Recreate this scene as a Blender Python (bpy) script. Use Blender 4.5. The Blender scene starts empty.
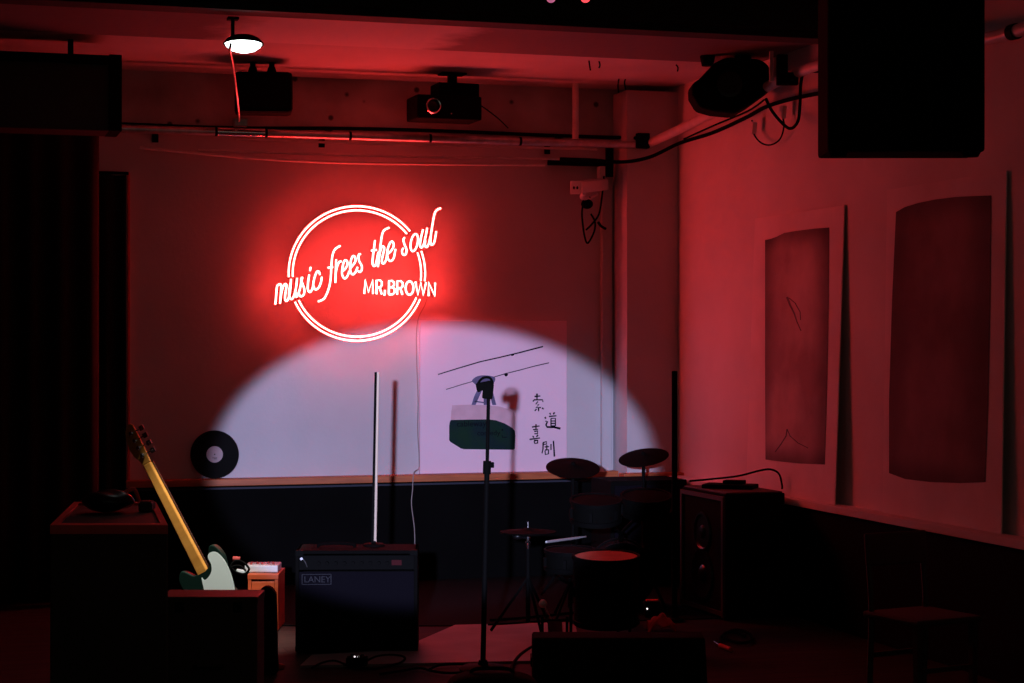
import bpy, bmesh, math, random
from mathutils import Vector, Matrix, Euler, Quaternion
random.seed(7)
SC = bpy.context.scene
COL = SC.collection
PI = math.pi

# ------------------------------------------------------------------ camera frame (room axes: x along back wall, y=0 back wall, room at y<0)
F_PX = 1900.0
AL = math.radians(16.7)
CAM = Vector((-1.665, -12.13, 1.56))
FW = Vector((math.sin(AL), math.cos(AL), 0))
RT = Vector((math.cos(AL), -math.sin(AL), 0))
UP = Vector((0, 0, 1))

def ray(px, py): return FW + RT*((px-512)/F_PX) + UP*((341.5-py)/F_PX)
def at(px, py, s): return CAM + ray(px, py)*(F_PX/s)
def on_plane(px, py, p0, n):
    d = ray(px, py); t = (p0-CAM).dot(n)/d.dot(n); return CAM + d*t
def on_y(px, py, y): return on_plane(px, py, Vector((0, y, 0)), Vector((0, 1, 0)))
def on_x(px, py, x): return on_plane(px, py, Vector((x, 0, 0)), Vector((1, 0, 0)))
def on_z(px, py, z): return on_plane(px, py, Vector((0, 0, z)), Vector((0, 0, 1)))

# ------------------------------------------------------------------ materials
def mat(name, col, rough=.6, metal=0, noise=0, nscale=6, bump=0, bscale=40, col2=None, spec=.5, coat=0):
    m = bpy.data.materials.new(name); m.use_nodes = True
    nt = m.node_tree; N = nt.nodes; L = nt.links; b = N['Principled BSDF']
    b.inputs['Roughness'].default_value = rough; b.inputs['Metallic'].default_value = metal
    b.inputs['Specular IOR Level'].default_value = spec
    b.inputs['Coat Weight'].default_value = coat
    b.inputs['Base Color'].default_value = (*col, 1)
    tc = N.new('ShaderNodeTexCoord')
    if noise or col2:
        n = N.new('ShaderNodeTexNoise'); n.inputs['Scale'].default_value = nscale; n.inputs['Detail'].default_value = 6
        L.new(tc.outputs['Object'], n.inputs['Vector'])
        r = N.new('ShaderNodeValToRGB'); r.color_ramp.elements[0].position = .35; r.color_ramp.elements[1].position = .68
        c2 = col2 or tuple(c*(1-noise) for c in col)
        r.color_ramp.elements[0].color = (*c2, 1); r.color_ramp.elements[1].color = (*col, 1)
        L.new(n.outputs['Fac'], r.inputs['Fac']); L.new(r.outputs['Color'], b.inputs['Base Color'])
    if bump:
        n2 = N.new('ShaderNodeTexNoise'); n2.inputs['Scale'].default_value = bscale; n2.inputs['Detail'].default_value = 4
        L.new(tc.outputs['Object'], n2.inputs['Vector'])
        bp = N.new('ShaderNodeBump'); bp.inputs['Strength'].default_value = bump; bp.inputs['Distance'].default_value = .01
        L.new(n2.outputs['Fac'], bp.inputs['Height']); L.new(bp.outputs['Normal'], b.inputs['Normal'])
    return m
def emit(name, col, strength):
    m = bpy.data.materials.new(name); m.use_nodes = True
    b = m.node_tree.nodes['Principled BSDF']
    b.inputs['Base Color'].default_value = (.8, .8, .8, 1)
    b.inputs['Emission Color'].default_value = (*col, 1); b.inputs['Emission Strength'].default_value = strength
    return m

def concrete():
    m = mat('concrete', (.62, .58, .56), .85, noise=.45, nscale=2.2, bump=.5, bscale=18)
    nt = m.node_tree; N = nt.nodes; L = nt.links; b = N['Principled BSDF']
    src = b.inputs['Base Color'].links[0].from_socket
    v = N.new('ShaderNodeTexVoronoi'); v.inputs['Scale'].default_value = 5.5
    tc = [n for n in N if n.type == 'TEX_COORD'][0]
    L.new(tc.outputs['Object'], v.inputs['Vector'])
    r = N.new('ShaderNodeValToRGB'); r.color_ramp.elements[0].position = .07; r.color_ramp.elements[1].position = .13
    r.color_ramp.elements[0].color = (.12, .12, .12, 1); r.color_ramp.elements[1].color = (1, 1, 1, 1)
    L.new(v.outputs['Distance'], r.inputs['Fac'])
    mx = N.new('ShaderNodeMixRGB'); mx.blend_type = 'MULTIPLY'; mx.inputs['Fac'].default_value = 1
    L.new(src, mx.inputs[1]); L.new(r.outputs['Color'], mx.inputs[2]); L.new(mx.outputs['Color'], b.inputs['Base Color'])
    return m
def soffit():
    # shade and a lit gap painted into the colour: dark with a lighter patch
    m = mat('soffit_painted_shade', (.16, .13, .13), .8, bump=.3, bscale=20)
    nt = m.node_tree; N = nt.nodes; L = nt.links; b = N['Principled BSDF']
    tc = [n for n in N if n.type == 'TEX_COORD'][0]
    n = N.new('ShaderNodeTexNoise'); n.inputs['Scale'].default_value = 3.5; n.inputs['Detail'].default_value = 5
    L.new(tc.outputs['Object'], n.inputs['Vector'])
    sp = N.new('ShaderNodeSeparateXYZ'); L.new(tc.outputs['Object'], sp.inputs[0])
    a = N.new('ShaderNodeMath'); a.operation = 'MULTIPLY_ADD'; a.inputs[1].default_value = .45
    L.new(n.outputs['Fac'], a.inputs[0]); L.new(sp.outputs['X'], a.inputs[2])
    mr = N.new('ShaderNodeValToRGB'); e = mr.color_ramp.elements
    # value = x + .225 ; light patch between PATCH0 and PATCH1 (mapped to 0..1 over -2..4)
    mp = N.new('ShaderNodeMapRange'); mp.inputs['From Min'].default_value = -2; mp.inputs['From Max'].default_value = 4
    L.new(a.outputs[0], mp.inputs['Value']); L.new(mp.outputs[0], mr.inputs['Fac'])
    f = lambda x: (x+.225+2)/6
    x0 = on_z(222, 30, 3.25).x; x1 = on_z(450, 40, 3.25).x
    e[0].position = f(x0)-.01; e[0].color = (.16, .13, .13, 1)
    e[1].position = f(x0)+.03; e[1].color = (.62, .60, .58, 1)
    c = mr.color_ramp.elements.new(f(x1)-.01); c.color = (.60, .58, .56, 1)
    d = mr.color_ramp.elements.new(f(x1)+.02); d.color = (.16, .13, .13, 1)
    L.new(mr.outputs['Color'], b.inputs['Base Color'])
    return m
def wood(name, c1, c2, scale=6, rough=.5, planks=False):
    m = mat(name, c1, rough)
    nt = m.node_tree; N = nt.nodes; L = nt.links; b = N['Principled BSDF']
    tc = [n for n in N if n.type == 'TEX_COORD'][0]
    mp = N.new('ShaderNodeMapping'); mp.inputs['Scale'].default_value = (1, 9, 9); L.new(tc.outputs['Object'], mp.inputs[0])
    n = N.new('ShaderNodeTexNoise'); n.inputs['Scale'].default_value = scale; n.inputs['Detail'].default_value = 8
    L.new(mp.outputs[0], n.inputs['Vector'])
    r = N.new('ShaderNodeValToRGB'); r.color_ramp.elements[0].color = (*c2, 1); r.color_ramp.elements[1].color = (*c1, 1)
    r.color_ramp.elements[0].position = .35; r.color_ramp.elements[1].position = .7
    L.new(n.outputs['Fac'], r.inputs['Fac']); out = r.outputs['Color']
    if planks:
        br = N.new('ShaderNodeTexBrick'); br.inputs['Scale'].default_value = 1; br.inputs['Brick Width'].default_value = 1.4
        br.inputs['Row Height'].default_value = .14; br.inputs['Mortar Size'].default_value = .003
        br.inputs['Color1'].default_value = (1, 1, 1, 1); br.inputs['Color2'].default_value = (.7, .7, .7, 1); br.inputs['Mortar'].default_value = (.1, .1, .1, 1)
        L.new(tc.outputs['Object'], br.inputs['Vector'])
        mx = N.new('ShaderNodeMixRGB'); mx.blend_type = 'MULTIPLY'; mx.inputs['Fac'].default_value = 1
        L.new(out, mx.inputs[1]); L.new(br.outputs['Color'], mx.inputs[2]); out = mx.outputs['Color']
    L.new(out, b.inputs['Base Color'])
    return m

M = dict(
    wall=mat('wall_paint', (.62, .59, .61), .8, noise=.10, nscale=1.6, bump=.15, bscale=30),
    rwall=mat('right_wall_paint', (.82, .78, .76), .85, noise=.16, nscale=1.3, bump=.3, bscale=12),
    ceil=mat('ceiling_paint', (.54, .51, .50), .85, noise=.16, nscale=1.8, bump=.2, bscale=10),
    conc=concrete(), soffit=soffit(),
    blackpaint=mat('black_paint', (.018, .017, .016), .8, bump=.2, bscale=30, spec=.3),
    blackpanel=mat('black_wainscot', (.0035, .0033, .0034), .85, spec=.05, noise=.3, nscale=3),
    black=mat('matte_black', (.004, .004, .0036), .85, spec=.06),
    rubber=mat('black_rubber', (.0035, .003, .003), .9, spec=.05),
    blackgloss=mat('gloss_black', (.006, .006, .007), .3, spec=.3),
    tolex=mat('tolex', (.005, .0046, .0045), .9, bump=.4, bscale=300, spec=.06),
    grille=mat('grille_cloth', (.006, .005, .009), .95, bump=.5, bscale=500, spec=.1),
    blackmetal=mat('black_metal', (.004, .004, .004), .7, spec=.05),
    chrome=mat('chrome', (.8, .8, .82), .22, metal=1),
    steel=mat('galvanised_steel', (.62, .60, .60), .36, metal=.9, noise=.3, nscale=20),
    pipepaint=mat('painted_pipe', (.80, .74, .72), .4, noise=.15, nscale=12),
    ledge=wood('ledge_wood', (.58, .15, .045), (.42, .10, .03), 5),
    orange=wood('orange_wood', (.66, .10, .03), (.52, .07, .02), 4),
    floor=wood('floor_boards', (.045, .022, .018), (.022, .012, .010), 3, .8, True),
    mat_=mat('grey_board', (.30, .25, .25), .7, noise=.25, nscale=4),
    carpet=mat('black_carpet', (.005, .0045, .0045), .95, spec=.1, bump=.6, bscale=200),
    curtain=mat('black_curtain', (.014, .012, .011), .95, spec=.1),
    curtain2=mat('brown_curtain', (.035, .012, .010), .95, spec=.1),
    white=mat('white_plastic', (.75, .74, .76), .45),
    offwhite=mat('off_white_plastic', (.55, .52, .50), .5),
    body=mat('white_lacquer', (.78, .82, .72), .25, coat=.4),
    bodyedge=mat('dark_green_edge', (.006, .018, .013), .5, spec=.1),
    maple=wood('maple', (.72, .30, .06), (.60, .23, .04), 3, .4),
    rosewood=wood('rosewood', (.06, .025, .015), (.03, .014, .01), 8, .5),
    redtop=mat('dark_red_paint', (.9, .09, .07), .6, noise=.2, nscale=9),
    brown=mat('dark_brown_wood', (.045, .014, .012), .6, noise=.3, nscale=5),
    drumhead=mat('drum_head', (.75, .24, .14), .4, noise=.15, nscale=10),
    vinyl=mat('vinyl', (.003, .003, .003), .5, spec=.06),
    label=mat('record_label', (.45, .34, .36), .6, noise=.1),
    board=mat('poster_board', (.95, .70, .82), .6, noise=.05, nscale=2),
    ink=mat('ink', (.006, .005, .012), .85, spec=.05),
    green=mat('green_paint', (.006, .034, .017), .7, spec=.15, noise=.25, nscale=9, col2=(.005, .022, .026)),
    greywash=mat('grey_wash', (.80, .52, .60), .6, noise=.15, nscale=12),
    bluegrey=mat('blue_grey_paint', (.16, .15, .30), .6, noise=.35, nscale=25),
    canvas=mat('canvas_border', (.86, .80, .78), .9, noise=.15, nscale=3),
    redcloth=mat('red_cloth', (.5, .06, .05), .8),
    cablewhite=mat('pale_cable', (.35, .28, .26), .5),
    tubewhite=mat('tube_diffuser', (.95, .74, .56), .5),
    dimlogo=mat('worn_logo_print', (.045, .045, .052), .9, spec=.03), badge=mat('dark_badge', (.07, .015, .018), .9, spec=.03),
    polish=mat('polished_chrome', (.9, .9, .92), .2, metal=1),
    plate=mat('white_plate', (.93, .95, .90), .5),
    blueedge=mat('blue_black_edge', (.02, .022, .04), .7),
    sleeve=mat('tube_glow_block', (.25, .22, .22), .6),  # unseen rear of the neon tubes, added to dim the wall glow
    neon=emit('neon_glow', (1.0, .035, .030), 72),
    lamp=emit('lamp_glow', (.86, 1.0, .99), 9.0),
    ledred=emit('led_red', (1, .08, .1), 1.2), ledpurple=emit('led_purple', (.5, .12, .25), .9), ledwhite=emit('led_white', (1, .9, .95), 1.2),
)
def painting_mat(name, c1, c2, scale):
    m = mat(name, c1, .85, noise=.5, nscale=scale, col2=c2, bump=.2, bscale=8); return m
def edged(m, width, dark):
    nt = m.node_tree; N = nt.nodes; L = nt.links; b = N['Principled BSDF']; src = b.inputs['Base Color'].links[0].from_socket
    tc = [n for n in N if n.type == 'TEX_COORD'][0]; sp = N.new('ShaderNodeSeparateXYZ'); L.new(tc.outputs['Generated'], sp.inputs[0])
    outs = []
    for ch in ('Y', 'Z'):
        a = N.new('ShaderNodeMath'); a.operation = 'PINGPONG'; a.inputs[1].default_value = .5; L.new(sp.outputs[ch], a.inputs[0]); 
        r = N.new('ShaderNodeMapRange'); r.interpolation_type = 'SMOOTHSTEP'; r.inputs['From Max'].default_value = width*(1 if ch == 'Y' else .35); r.inputs['To Min'].default_value = dark; r.inputs['To Max'].default_value = 1
        L.new(a.outputs[0], r.inputs['Value']); outs.append(r)
    mu = N.new('ShaderNodeMath'); mu.operation = 'MULTIPLY'; L.new(outs[0].outputs[0], mu.inputs[0]); L.new(outs[1].outputs[0], mu.inputs[1])
    mx = N.new('ShaderNodeMixRGB'); mx.blend_type = 'MULTIPLY'; mx.inputs['Fac'].default_value = 1
    L.new(src, mx.inputs[1]); L.new(mu.outputs[0], mx.inputs[2]); L.new(mx.outputs['Color'], b.inputs['Base Color']); return m
M['floor'].node_tree.nodes['Principled BSDF'].inputs['Specular IOR Level'].default_value = .15
M['paint1'] = edged(painting_mat('sepia_painting', (.70, .58, .54), (.36, .27, .25), 1.9), .28, .35)
M['paint2'] = edged(painting_mat('dark_painting', (.36, .26, .25), (.16, .11, .10), 1.5), .30, .45)

# ------------------------------------------------------------------ builders
MW = {}
def basis(loc, rz=0, rot=None):
    if rot is not None: return Matrix.Translation(loc) @ rot.to_4x4()
    return Matrix.Translation(loc) @ Matrix.Rotation(rz, 4, 'Z')
def props(o, label=None, cat=None, group=None, kind=None):
    if label: o['label'] = label
    if cat: o['category'] = cat
    if group: o['group'] = group
    if kind: o['kind'] = kind
    return o
def thing(name, label, cat, loc, rz=0, group=None, rot=None):
    o = bpy.data.objects.new(name, None); COL.objects.link(o); o.empty_display_size = .1
    m = basis(Vector(loc), rz, rot); o.matrix_basis = m; MW[o.name] = m
    return props(o, label, cat, group)

class MB:
    def __init__(s): s.bm = bmesh.new()
    def box(s, c, d, rot=None, bev=0):
        m = Matrix.Translation(Vector(c))
        if rot is not None: m = m @ (rot.to_matrix().to_4x4() if isinstance(rot, (Euler, Quaternion)) else rot.to_4x4())
        r = bmesh.ops.create_cube(s.bm, size=1, matrix=m @ Matrix.Diagonal((*d, 1)))
        if bev:
            es = {e for v in r['verts'] for e in v.link_edges}
            bmesh.ops.bevel(s.bm, geom=list(es), offset=bev, segments=2, affect='EDGES', profile=.6)
        return s
    def hull(s, bottom, top):   # prism from two loops
        n = len(bottom); a = [s.bm.verts.new(p) for p in bottom]; b = [s.bm.verts.new(p) for p in top]
        s.bm.faces.new(a[::-1]); s.bm.faces.new(b)
        for i in range(n): s.bm.faces.new((a[i], a[(i+1) % n], b[(i+1) % n], b[i]))
        return s
    def tube(s, pts, r, seg=8, smooth=0, closed=False, flat=None):
        pts = [Vector(p) for p in pts]
        if smooth: pts = catmull(pts, smooth, closed)
        n = len(pts); rr = r if isinstance(r, (list, tuple)) else None
        rings = []; prev = None
        for i, p in enumerate(pts):
            if closed: t = pts[(i+1) % n]-pts[i-1]
            else: t = pts[min(i+1, n-1)]-pts[max(i-1, 0)]
            if t.length < 1e-9: t = Vector((0, 0, 1))
            t.normalize()
            if prev is None:
                a = Vector((0, 0, 1)) if abs(t.z) < .9 else Vector((1, 0, 0))
                u = t.cross(a).normalized()
            else:
                u = prev - t*prev.dot(t)
                u = u.normalized() if u.length > 1e-6 else t.orthogonal().normalized()
            prev = u; v = t.cross(u)
            q = (rr[min(len(rr)-1, int(i*(len(rr))/n))] if rr else r)
            rings.append([s.bm.verts.new(p+(u*math.cos(2*PI*k/seg)+v*math.sin(2*PI*k/seg))*q) for k in range(seg)])
        for i in range(n if closed else n-1):
            A = rings[i]; B = rings[(i+1) % n]
            for k in range(seg): s.bm.faces.new((A[k], A[(k+1) % seg], B[(k+1) % seg], B[k]))
        if not closed: s.bm.faces.new(rings[0][::-1]); s.bm.faces.new(rings[-1])
        return s
    def lathe(s, prof, seg=32, m=None):   # profile [(r,z)...]
        m = m or Matrix.Identity(4); rings = []
        for r, z in prof:
            if r < 1e-6: rings.append([s.bm.verts.new(m @ Vector((0, 0, z)))])
            else: rings.append([s.bm.verts.new(m @ Vector((r*math.cos(2*PI*k/seg), r*math.sin(2*PI*k/seg), z))) for k in range(seg)])
        for A, B in zip(rings, rings[1:]):
            for k in range(seg):
                q = [A[k % len(A)], A[(k+1) % len(A)], B[(k+1) % len(B)], B[k % len(B)]]
                u = []
                for v in q:
                    if v not in u: u.append(v)
                if len(u) > 2:
                    try: s.bm.faces.new(u)
                    except ValueError: pass
        return s
    def prism(s, outline, d, m=None, bev=0):  # outline (x,z) extruded +y by d in local frame m
        m = m or Matrix.Identity(4)
        a = [s.bm.verts.new(m @ Vector((x, 0, z))) for x, z in outline]
        b = [s.bm.verts.new(m @ Vector((x, d, z))) for x, z in outline]
        n = len(a); s.bm.faces.new(a); s.bm.faces.new(b[::-1])
        for i in range(n): s.bm.faces.new((a[(i+1) % n], a[i], b[i], b[(i+1) % n]))
        return s
    def ball(s, c, r, sc=(1, 1, 1), seg=16):
        bmesh.ops.create_uvsphere(s.bm, u_segments=seg, v_segments=seg//2, radius=r, matrix=Matrix.Translation(Vector(c)) @ Matrix.Diagonal((*sc, 1))); return s
    def build(s, name, m, parent=None, world=False, smooth=False, bevel=0):
        bm = s.bm
        if world and parent is not None: bm.transform(MW[parent.name].inverted())
        bmesh.ops.recalc_face_normals(bm, faces=bm.faces[:])
        me = bpy.data.meshes.new(name); bm.to_mesh(me); bm.free()
        if smooth:
            for p in me.polygons: p.use_smooth = True
        o = bpy.data.objects.new(name, me); COL.objects.link(o); me.materials.append(m)
        if smooth:
            md = o.modifiers.new('Bevelled', 'EDGE_SPLIT'); md.split_angle = math.radians(38)
        if bevel:
            b = o.modifiers.new('Edges', 'BEVEL'); b.width = bevel; b.segments = 2; b.limit_method = 'ANGLE'
        if parent is not None:
            o.parent = parent; MW[o.name] = MW.get(parent.name, Matrix.Identity(4))
        else: MW[o.name] = Matrix.Identity(4)
        return o
def catmull(P, k, closed=False):
    out = []; n = len(P)
    for i in range(n if closed else n-1):
        if closed: p0, p1, p2, p3 = P[i-1], P[i], P[(i+1) % n], P[(i+2) % n]
        else: p0, p1, p2, p3 = P[max(i-1, 0)], P[i], P[i+1], P[min(i+2, n-1)]
        for j in range(k):
            t = j/k
            out.append(.5*((2*p1)+(p2-p0)*t+(2*p0-5*p1+4*p2-p3)*t*t+(3*p1-p0-3*p2+p3)*t**3))
    if not closed: out.append(P[-1])
    return out
def struct(name, mb, m, **k):
    o = mb.build(name, m, **k); o['kind'] = 'structure'; return o
def seg_m(a, b):   # matrix with local z along a->b
    a = Vector(a); b = Vector(b); q = Vector((0, 0, 1)).rotation_difference((b-a).normalized())
    return Matrix.Translation(a) @ q.to_matrix().to_4x4(), (b-a).length
def cyl(mb, a, b, r, seg=16):
    m, l = seg_m(a, b); mb.lathe([(0, 0), (r, 0), (r, l), (0, l)], seg, m); return mb

# ------------------------------------------------------------------ room shell
XC = on_y(613, 341, 0).x                 # column left face
t_ = [on_plane(627, 341, Vector((XC, 0, 0)), Vector((1, 0, 0)))][0]
YCOL = t_.y                              # column front plane
XR = on_y(678, 341, YCOL).x              # right wall
XL = -2.7; ZC = 3.268; YN = -13.6
LZ = .69; LZR = .672
struct('floor', MB().box(((XL+XR)/2, YN/2, -.05), (XR-XL+.4, -YN+.4, .1)), M['floor'])
struct('wall_back', MB().box(((XL+XR)/2, .09, 2.90/2), (XR-XL+.4, .18, 2.90)), M['wall'])
struct('wall_back_upper', MB().box(((XL+XR)/2, .065, 3.1), (XR-XL+.4, .1, .399)), M['conc'])
struct('wall_right', MB().box((XR+.1, YN/2, 1.6), (.2, -YN, 3.6)), M['rwall'])
struct('wall_left', MB().box((XL-.1, YN/2, 1.6), (.2, -YN, 3.6)), M['blackpaint'])
struct('wall_column', MB().box(((XC+XR)/2, YCOL/2, ZC/2-.02), (XR-XC, -YCOL, ZC-.04)), M['wall'])
struct('ceiling', MB().box(((XL+XR)/2, YN/2, ZC+.05), (XR-XL+.4, -YN+.4, .1)), M['ceil'])
YS = on_z(340, 44, 3.25).y; YB = -3.3
struct('trim_1', MB().box(((XL+XR)/2, (YS+YB)/2, 3.255), (XR-XL, YS-YB, .03)), M['soffit'])      # shallow beam, ceiling shade painted into its colour
ZB = on_y(340, 20.5, YB-.02).z
struct('trim_2', MB().box(((XL+XR)/2, YB-.22, (ZB+3.3)/2), (XR-XL, .4, 3.3-ZB)).box(((XL+XR)/2, YB-.35, ZB-.02), (XR-XL, .05, .03)), M['blackpaint'])
# ledge and black wainscot round the room
wx0 = XL
lb = MB().box(((wx0+XC)/2, -.055, LZ-.022), (XC-wx0, .11, .044))
struct('trim_3', lb, M['ledge'], bevel=.004)
struct('trim_4', MB().box(((XC+XR)/2-.03, YCOL-.055, LZ-.022), (XR-XC+.06, .11, .044)), M['ledge'], bevel=.004)
struct('trim_5', MB().box((XR-.055, (YCOL-.11+YN)/2, LZR-.02), (.11, -YN+YCOL-.11, .04)), M['rwall'], bevel=.004)
struct('trim_6', MB().box(((wx0+XC)/2, -.04, (LZ-.044)/2), (XC-wx0, .08, LZ-.046)), M['blackpanel'])
struct('trim_7', MB().box(((XC+XR)/2-.02, YCOL-.04, (LZ-.044)/2), (XR-XC+.04, .08, LZ-.046)), M['blackpanel'])
struct('trim_8', MB().box((XR-.04, (YCOL+YN)/2-.05, (LZR-.04)/2), (.08, -YN+YCOL-.1, LZR-.042)), M['blackpanel'])
struct('trim_9', MB().box(((wx0+XC)/2, -.088, LZ-.060), (XC-wx0-.1, .014, .012)), M['blueedge'])
# vertical wooden strip at the curtain edge
p = on_y(128.6, 480, -.02)
struct('trim_10', MB().box((p.x, -.015, (LZ+2.62)/2), (.014, .03, 2.62-LZ)), M['redtop'])
# light board and carpet on the floor
def fl(px, py, z=0): q = on_z(px, py, z); return Vector((q.x, q.y, z))
fb = [fl(455, 627), fl(575, 624), fl(582, 662), fl(300, 668), (fl(312, 657)), fl(398, 652)]
o = MB().hull(fb, [v+Vector((0, 0, .012)) for v in fb]).build('floor_board', M['mat_']); props(o, 'pale worn board lying on the stage floor beside the guitar amplifier', 'board')
q = [fl(180, 626), fl(455, 626.5), fl(575, 623), fl(700, 621), on_y(700, 500, -.1), on_y(150, 500, -.1)]
q = [Vector((v.x, v.y, 0)) for v in q]
q[4] = Vector((XR-.1, YCOL-.12, 0)); q.insert(5, Vector((XC-.1, YCOL-.12, 0))); q[6] = Vector((XC-.1, -.1, 0)); q.append(Vector((-1.0, -.1, 0)))
q[3] = Vector((XR-.1, q[3].y, 0))
o = MB().hull(q, [v+Vector((0, 0, .006)) for v in q]).build('stage_carpet', M['carpet']); props(o, 'black carpet covering the rear stage floor under the drums', 'carpet')

# ------------------------------------------------------------------ neon sign
NO = -.11
def npt(px, py, off=NO): return on_y(px, py, off)
sign = thing('neon_sign', 'glowing red and white neon sign with double circle and script words on back wall', 'neon sign', npt(357, 341))
RTUBE = .0078
def back_glow_block(o, cut=.03):   # rear faces made opaque, added to hold the tube glow off the wall
    o.data.materials.append(M['sleeve'])  # added glow-block material, not a real sleeve on the tube
    for p_ in o.data.polygons:
        if p_.normal.y > cut: p_.material_index = 1
    return o
def arc(r_x, r_y, a0, a1):
    n = max(6, int((a1-a0)/4)); return [npt(356.9+r_x*math.cos(math.radians(a0+(a1-a0)*i/n)), 273.5-r_y*math.sin(math.radians(a0+(a1-a0)*i/n))) for i in range(n+1)]
for rx, ry in ((68.3, 67.3), (64.2, 63.2)):
    for a0, a1 in ((39, 183), (-6.5, 19.5), (205, 337.5)):
        back_glow_block(MB().tube(arc(rx, ry, a0, a1), RTUBE*.72, 16).build('ring_tube', M['neon'], sign, world=True, smooth=True))
L_ = [
 # m
 [(275.3,304.5),(276.2,295),(277,286.5),(279.5,284.3),(281,285),(281,292),(280,303.5)],
 [(280.4,299),(282,290),(284,285),(286,284),(286.4,287),(285,297),(286,301),(288.5,298.5),(290.3,289),(291,279)],
 # u
 [(290.5,283),(289,294),(291,299),(293.6,296.8),(296,288),(297.1,278)],
 # s
 [(295.2,291),(296.3,297),(299,292),(301,284),(302,277)],
 [(303,277.5),(301,279.5),(302.6,284),(304.4,290),(303.5,295),(300.5,296.3),(298.8,293.5)],
 # i
 [(310.7,267),(310,271)],
 [(309.2,274.6),(308,283),(307.8,289),(309.8,292.2),(312.3,289),(313.4,283)],
 # c
 [(320,275),(319,271.8),(317,271.6),(314.8,276.8),(313.2,284.5),(315.3,289.4),(318.6,287.7),(321,282),(321.8,276.8)],
 # f
 [(340.4,245.8),(335.6,248.7),(332.9,253.7),(331.6,262.5),(330.8,276.8),(329,287.7),(325.2,297),(322,300),(318,301.5)],
 [(327.8,267.8),(333,267)],
 # r
 [(336.2,259.5),(335.8,270),(335.3,282.8)],
 [(335.7,273),(337.3,266),(339.5,261.8),(341.5,261.6)],
 # e
 [(342.2,271.5),(345.5,268.5),(347.4,264.5),(346.9,260.8),(344.6,260.6),(342.7,266),(342,274),(344.4,278.5),(347.3,276.2),(349.4,271)],
 [(350,268.5),(353.5,264.5),(355.6,260.5),(355,257),(352.8,256.2),(350.7,261.4),(350.2,270),(352.4,274.4),(355.4,272.3),(357.6,267)],
 # s
 [(360.8,254),(358.6,255),(359,260.5),(361.6,265.5),(361.8,269.8),(359.8,272),(357.8,270.6)],
 # t
 [(375,240.3),(373.8,250),(372.4,261.5),(373.5,265.9),(375.5,265),(377,259),(378.3,252)],
 [(371.2,250.8),(376.8,249.8)],
 # h
 [(389.2,227.6),(385.5,229.3),(383.3,231.3),(381.8,236),(380.3,247),(379,258),(377.9,267)],
 [(378.8,259),(380.3,251),(382.3,246.5),(384.3,247.8),(383.4,253),(382,259),(382,262.5),(383.8,263.4),(386,260),(387,255)],
 # e
 [(386.5,254.6),(390.5,251.6),(393.4,247),(393.4,242.8),(391.4,241.5),(389,245.2),(387.2,252),(388,258.8),(390.8,261),(393.8,257.8),(395.5,249)],
 # s
 [(404.8,237.6),(403.3,239.6),(404.5,244.5),(406.6,250),(405.4,254.6),(402.9,254.4),(401.9,251),(403.4,248)],
 # u
 [(423,229.5),(420.9,238),(420,245.2),(421.4,247.6),(423.6,244.8),(425.6,236.5),(427.2,227.9)],
 [(425.3,240),(425,245.6),(426.8,247),(429,243),(430.3,237)],
 # l
 [(440.8,208.2),(437.2,209.8),(435,212.6),(433.8,217),(432.4,225),(430.9,235),(430.4,242.4),(431.9,244.8),(434.3,242),(436.3,231.3)],
 ]
for st in L_:
    back_glow_block(MB().tube([npt(*p) for p in st], RTUBE*.78, 16, smooth=4 if len(st) > 2 else 0).build('lettering_tube', M['neon'], sign, world=True, smooth=True))
o_ = [npt(414.2+3.5*math.cos(a)+1.4*math.sin(a), 242.6-8.7*math.sin(a)) for a in [2*PI*i/18 for i in range(18)]]
back_glow_block(MB().tube(o_, RTUBE*.78, 16, closed=True).build('lettering_tube', M['neon'], sign, world=True, smooth=True))
B_ = [
 [[(364.2,293.8),(365.3,279.8),(368.4,292.2),(372.6,279.9),(373,293.9)]],
 [[(376.6,294.2),(376.5,280.3),(380,280.3),(381.8,282),(381.8,285.2),(380.2,287.4),(376.8,287.6)],[(379.6,287.6),(381.8,294.3)]],
 [[(385,290),(384.8,293.5),(384.2,295.6)]],
 [[(388.8,294.3),(389,280.7),(392,280.7),(394,282.4),(394,285.2),(392.3,287.2),(389,287.3)],[(392.3,287.2),(394.6,289),(394.6,292.4),(392.8,294.3),(388.8,294.4)]],
 [[(397.2,294.6),(397.2,281),(400.8,281),(402.7,282.8),(402.7,286),(401,288),(397.4,288.2)],[(400.4,288.2),(402.4,294.8)]],
 [[(409.5+3.9*math.cos(2*PI*i/16), 288-6.8*math.sin(2*PI*i/16)) for i in range(17)]],
 [[(415.4,281.6),(417.9,295),(420.8,282.3),(423.2,295.2),(426.1,282.4)]],
 [[(428.6,296),(428.5,282.4),(434.9,296),(435.1,282.8)]],
]
for ch in B_:
    mb = MB()
    for st in ch: mb.tube([npt(px, py, NO-.004) for px, py in st], RTUBE*.82, 16)
    back_glow_block(mb.build('lettering_tube', M['neon'], sign, world=True, smooth=True), .12)
for a in (60, 120, 170, 225, 270, 315, 0):
    p0 = npt(356.9+66.2*math.cos(math.radians(a)), 273.5-65.2*math.sin(math.radians(a)), -.001); p1 = p0+Vector((0, NO+.006, 0))
    cyl(MB(), p0, p1, .006, 8).build('standoff', M['offwhite'], sign, world=True)
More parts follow.
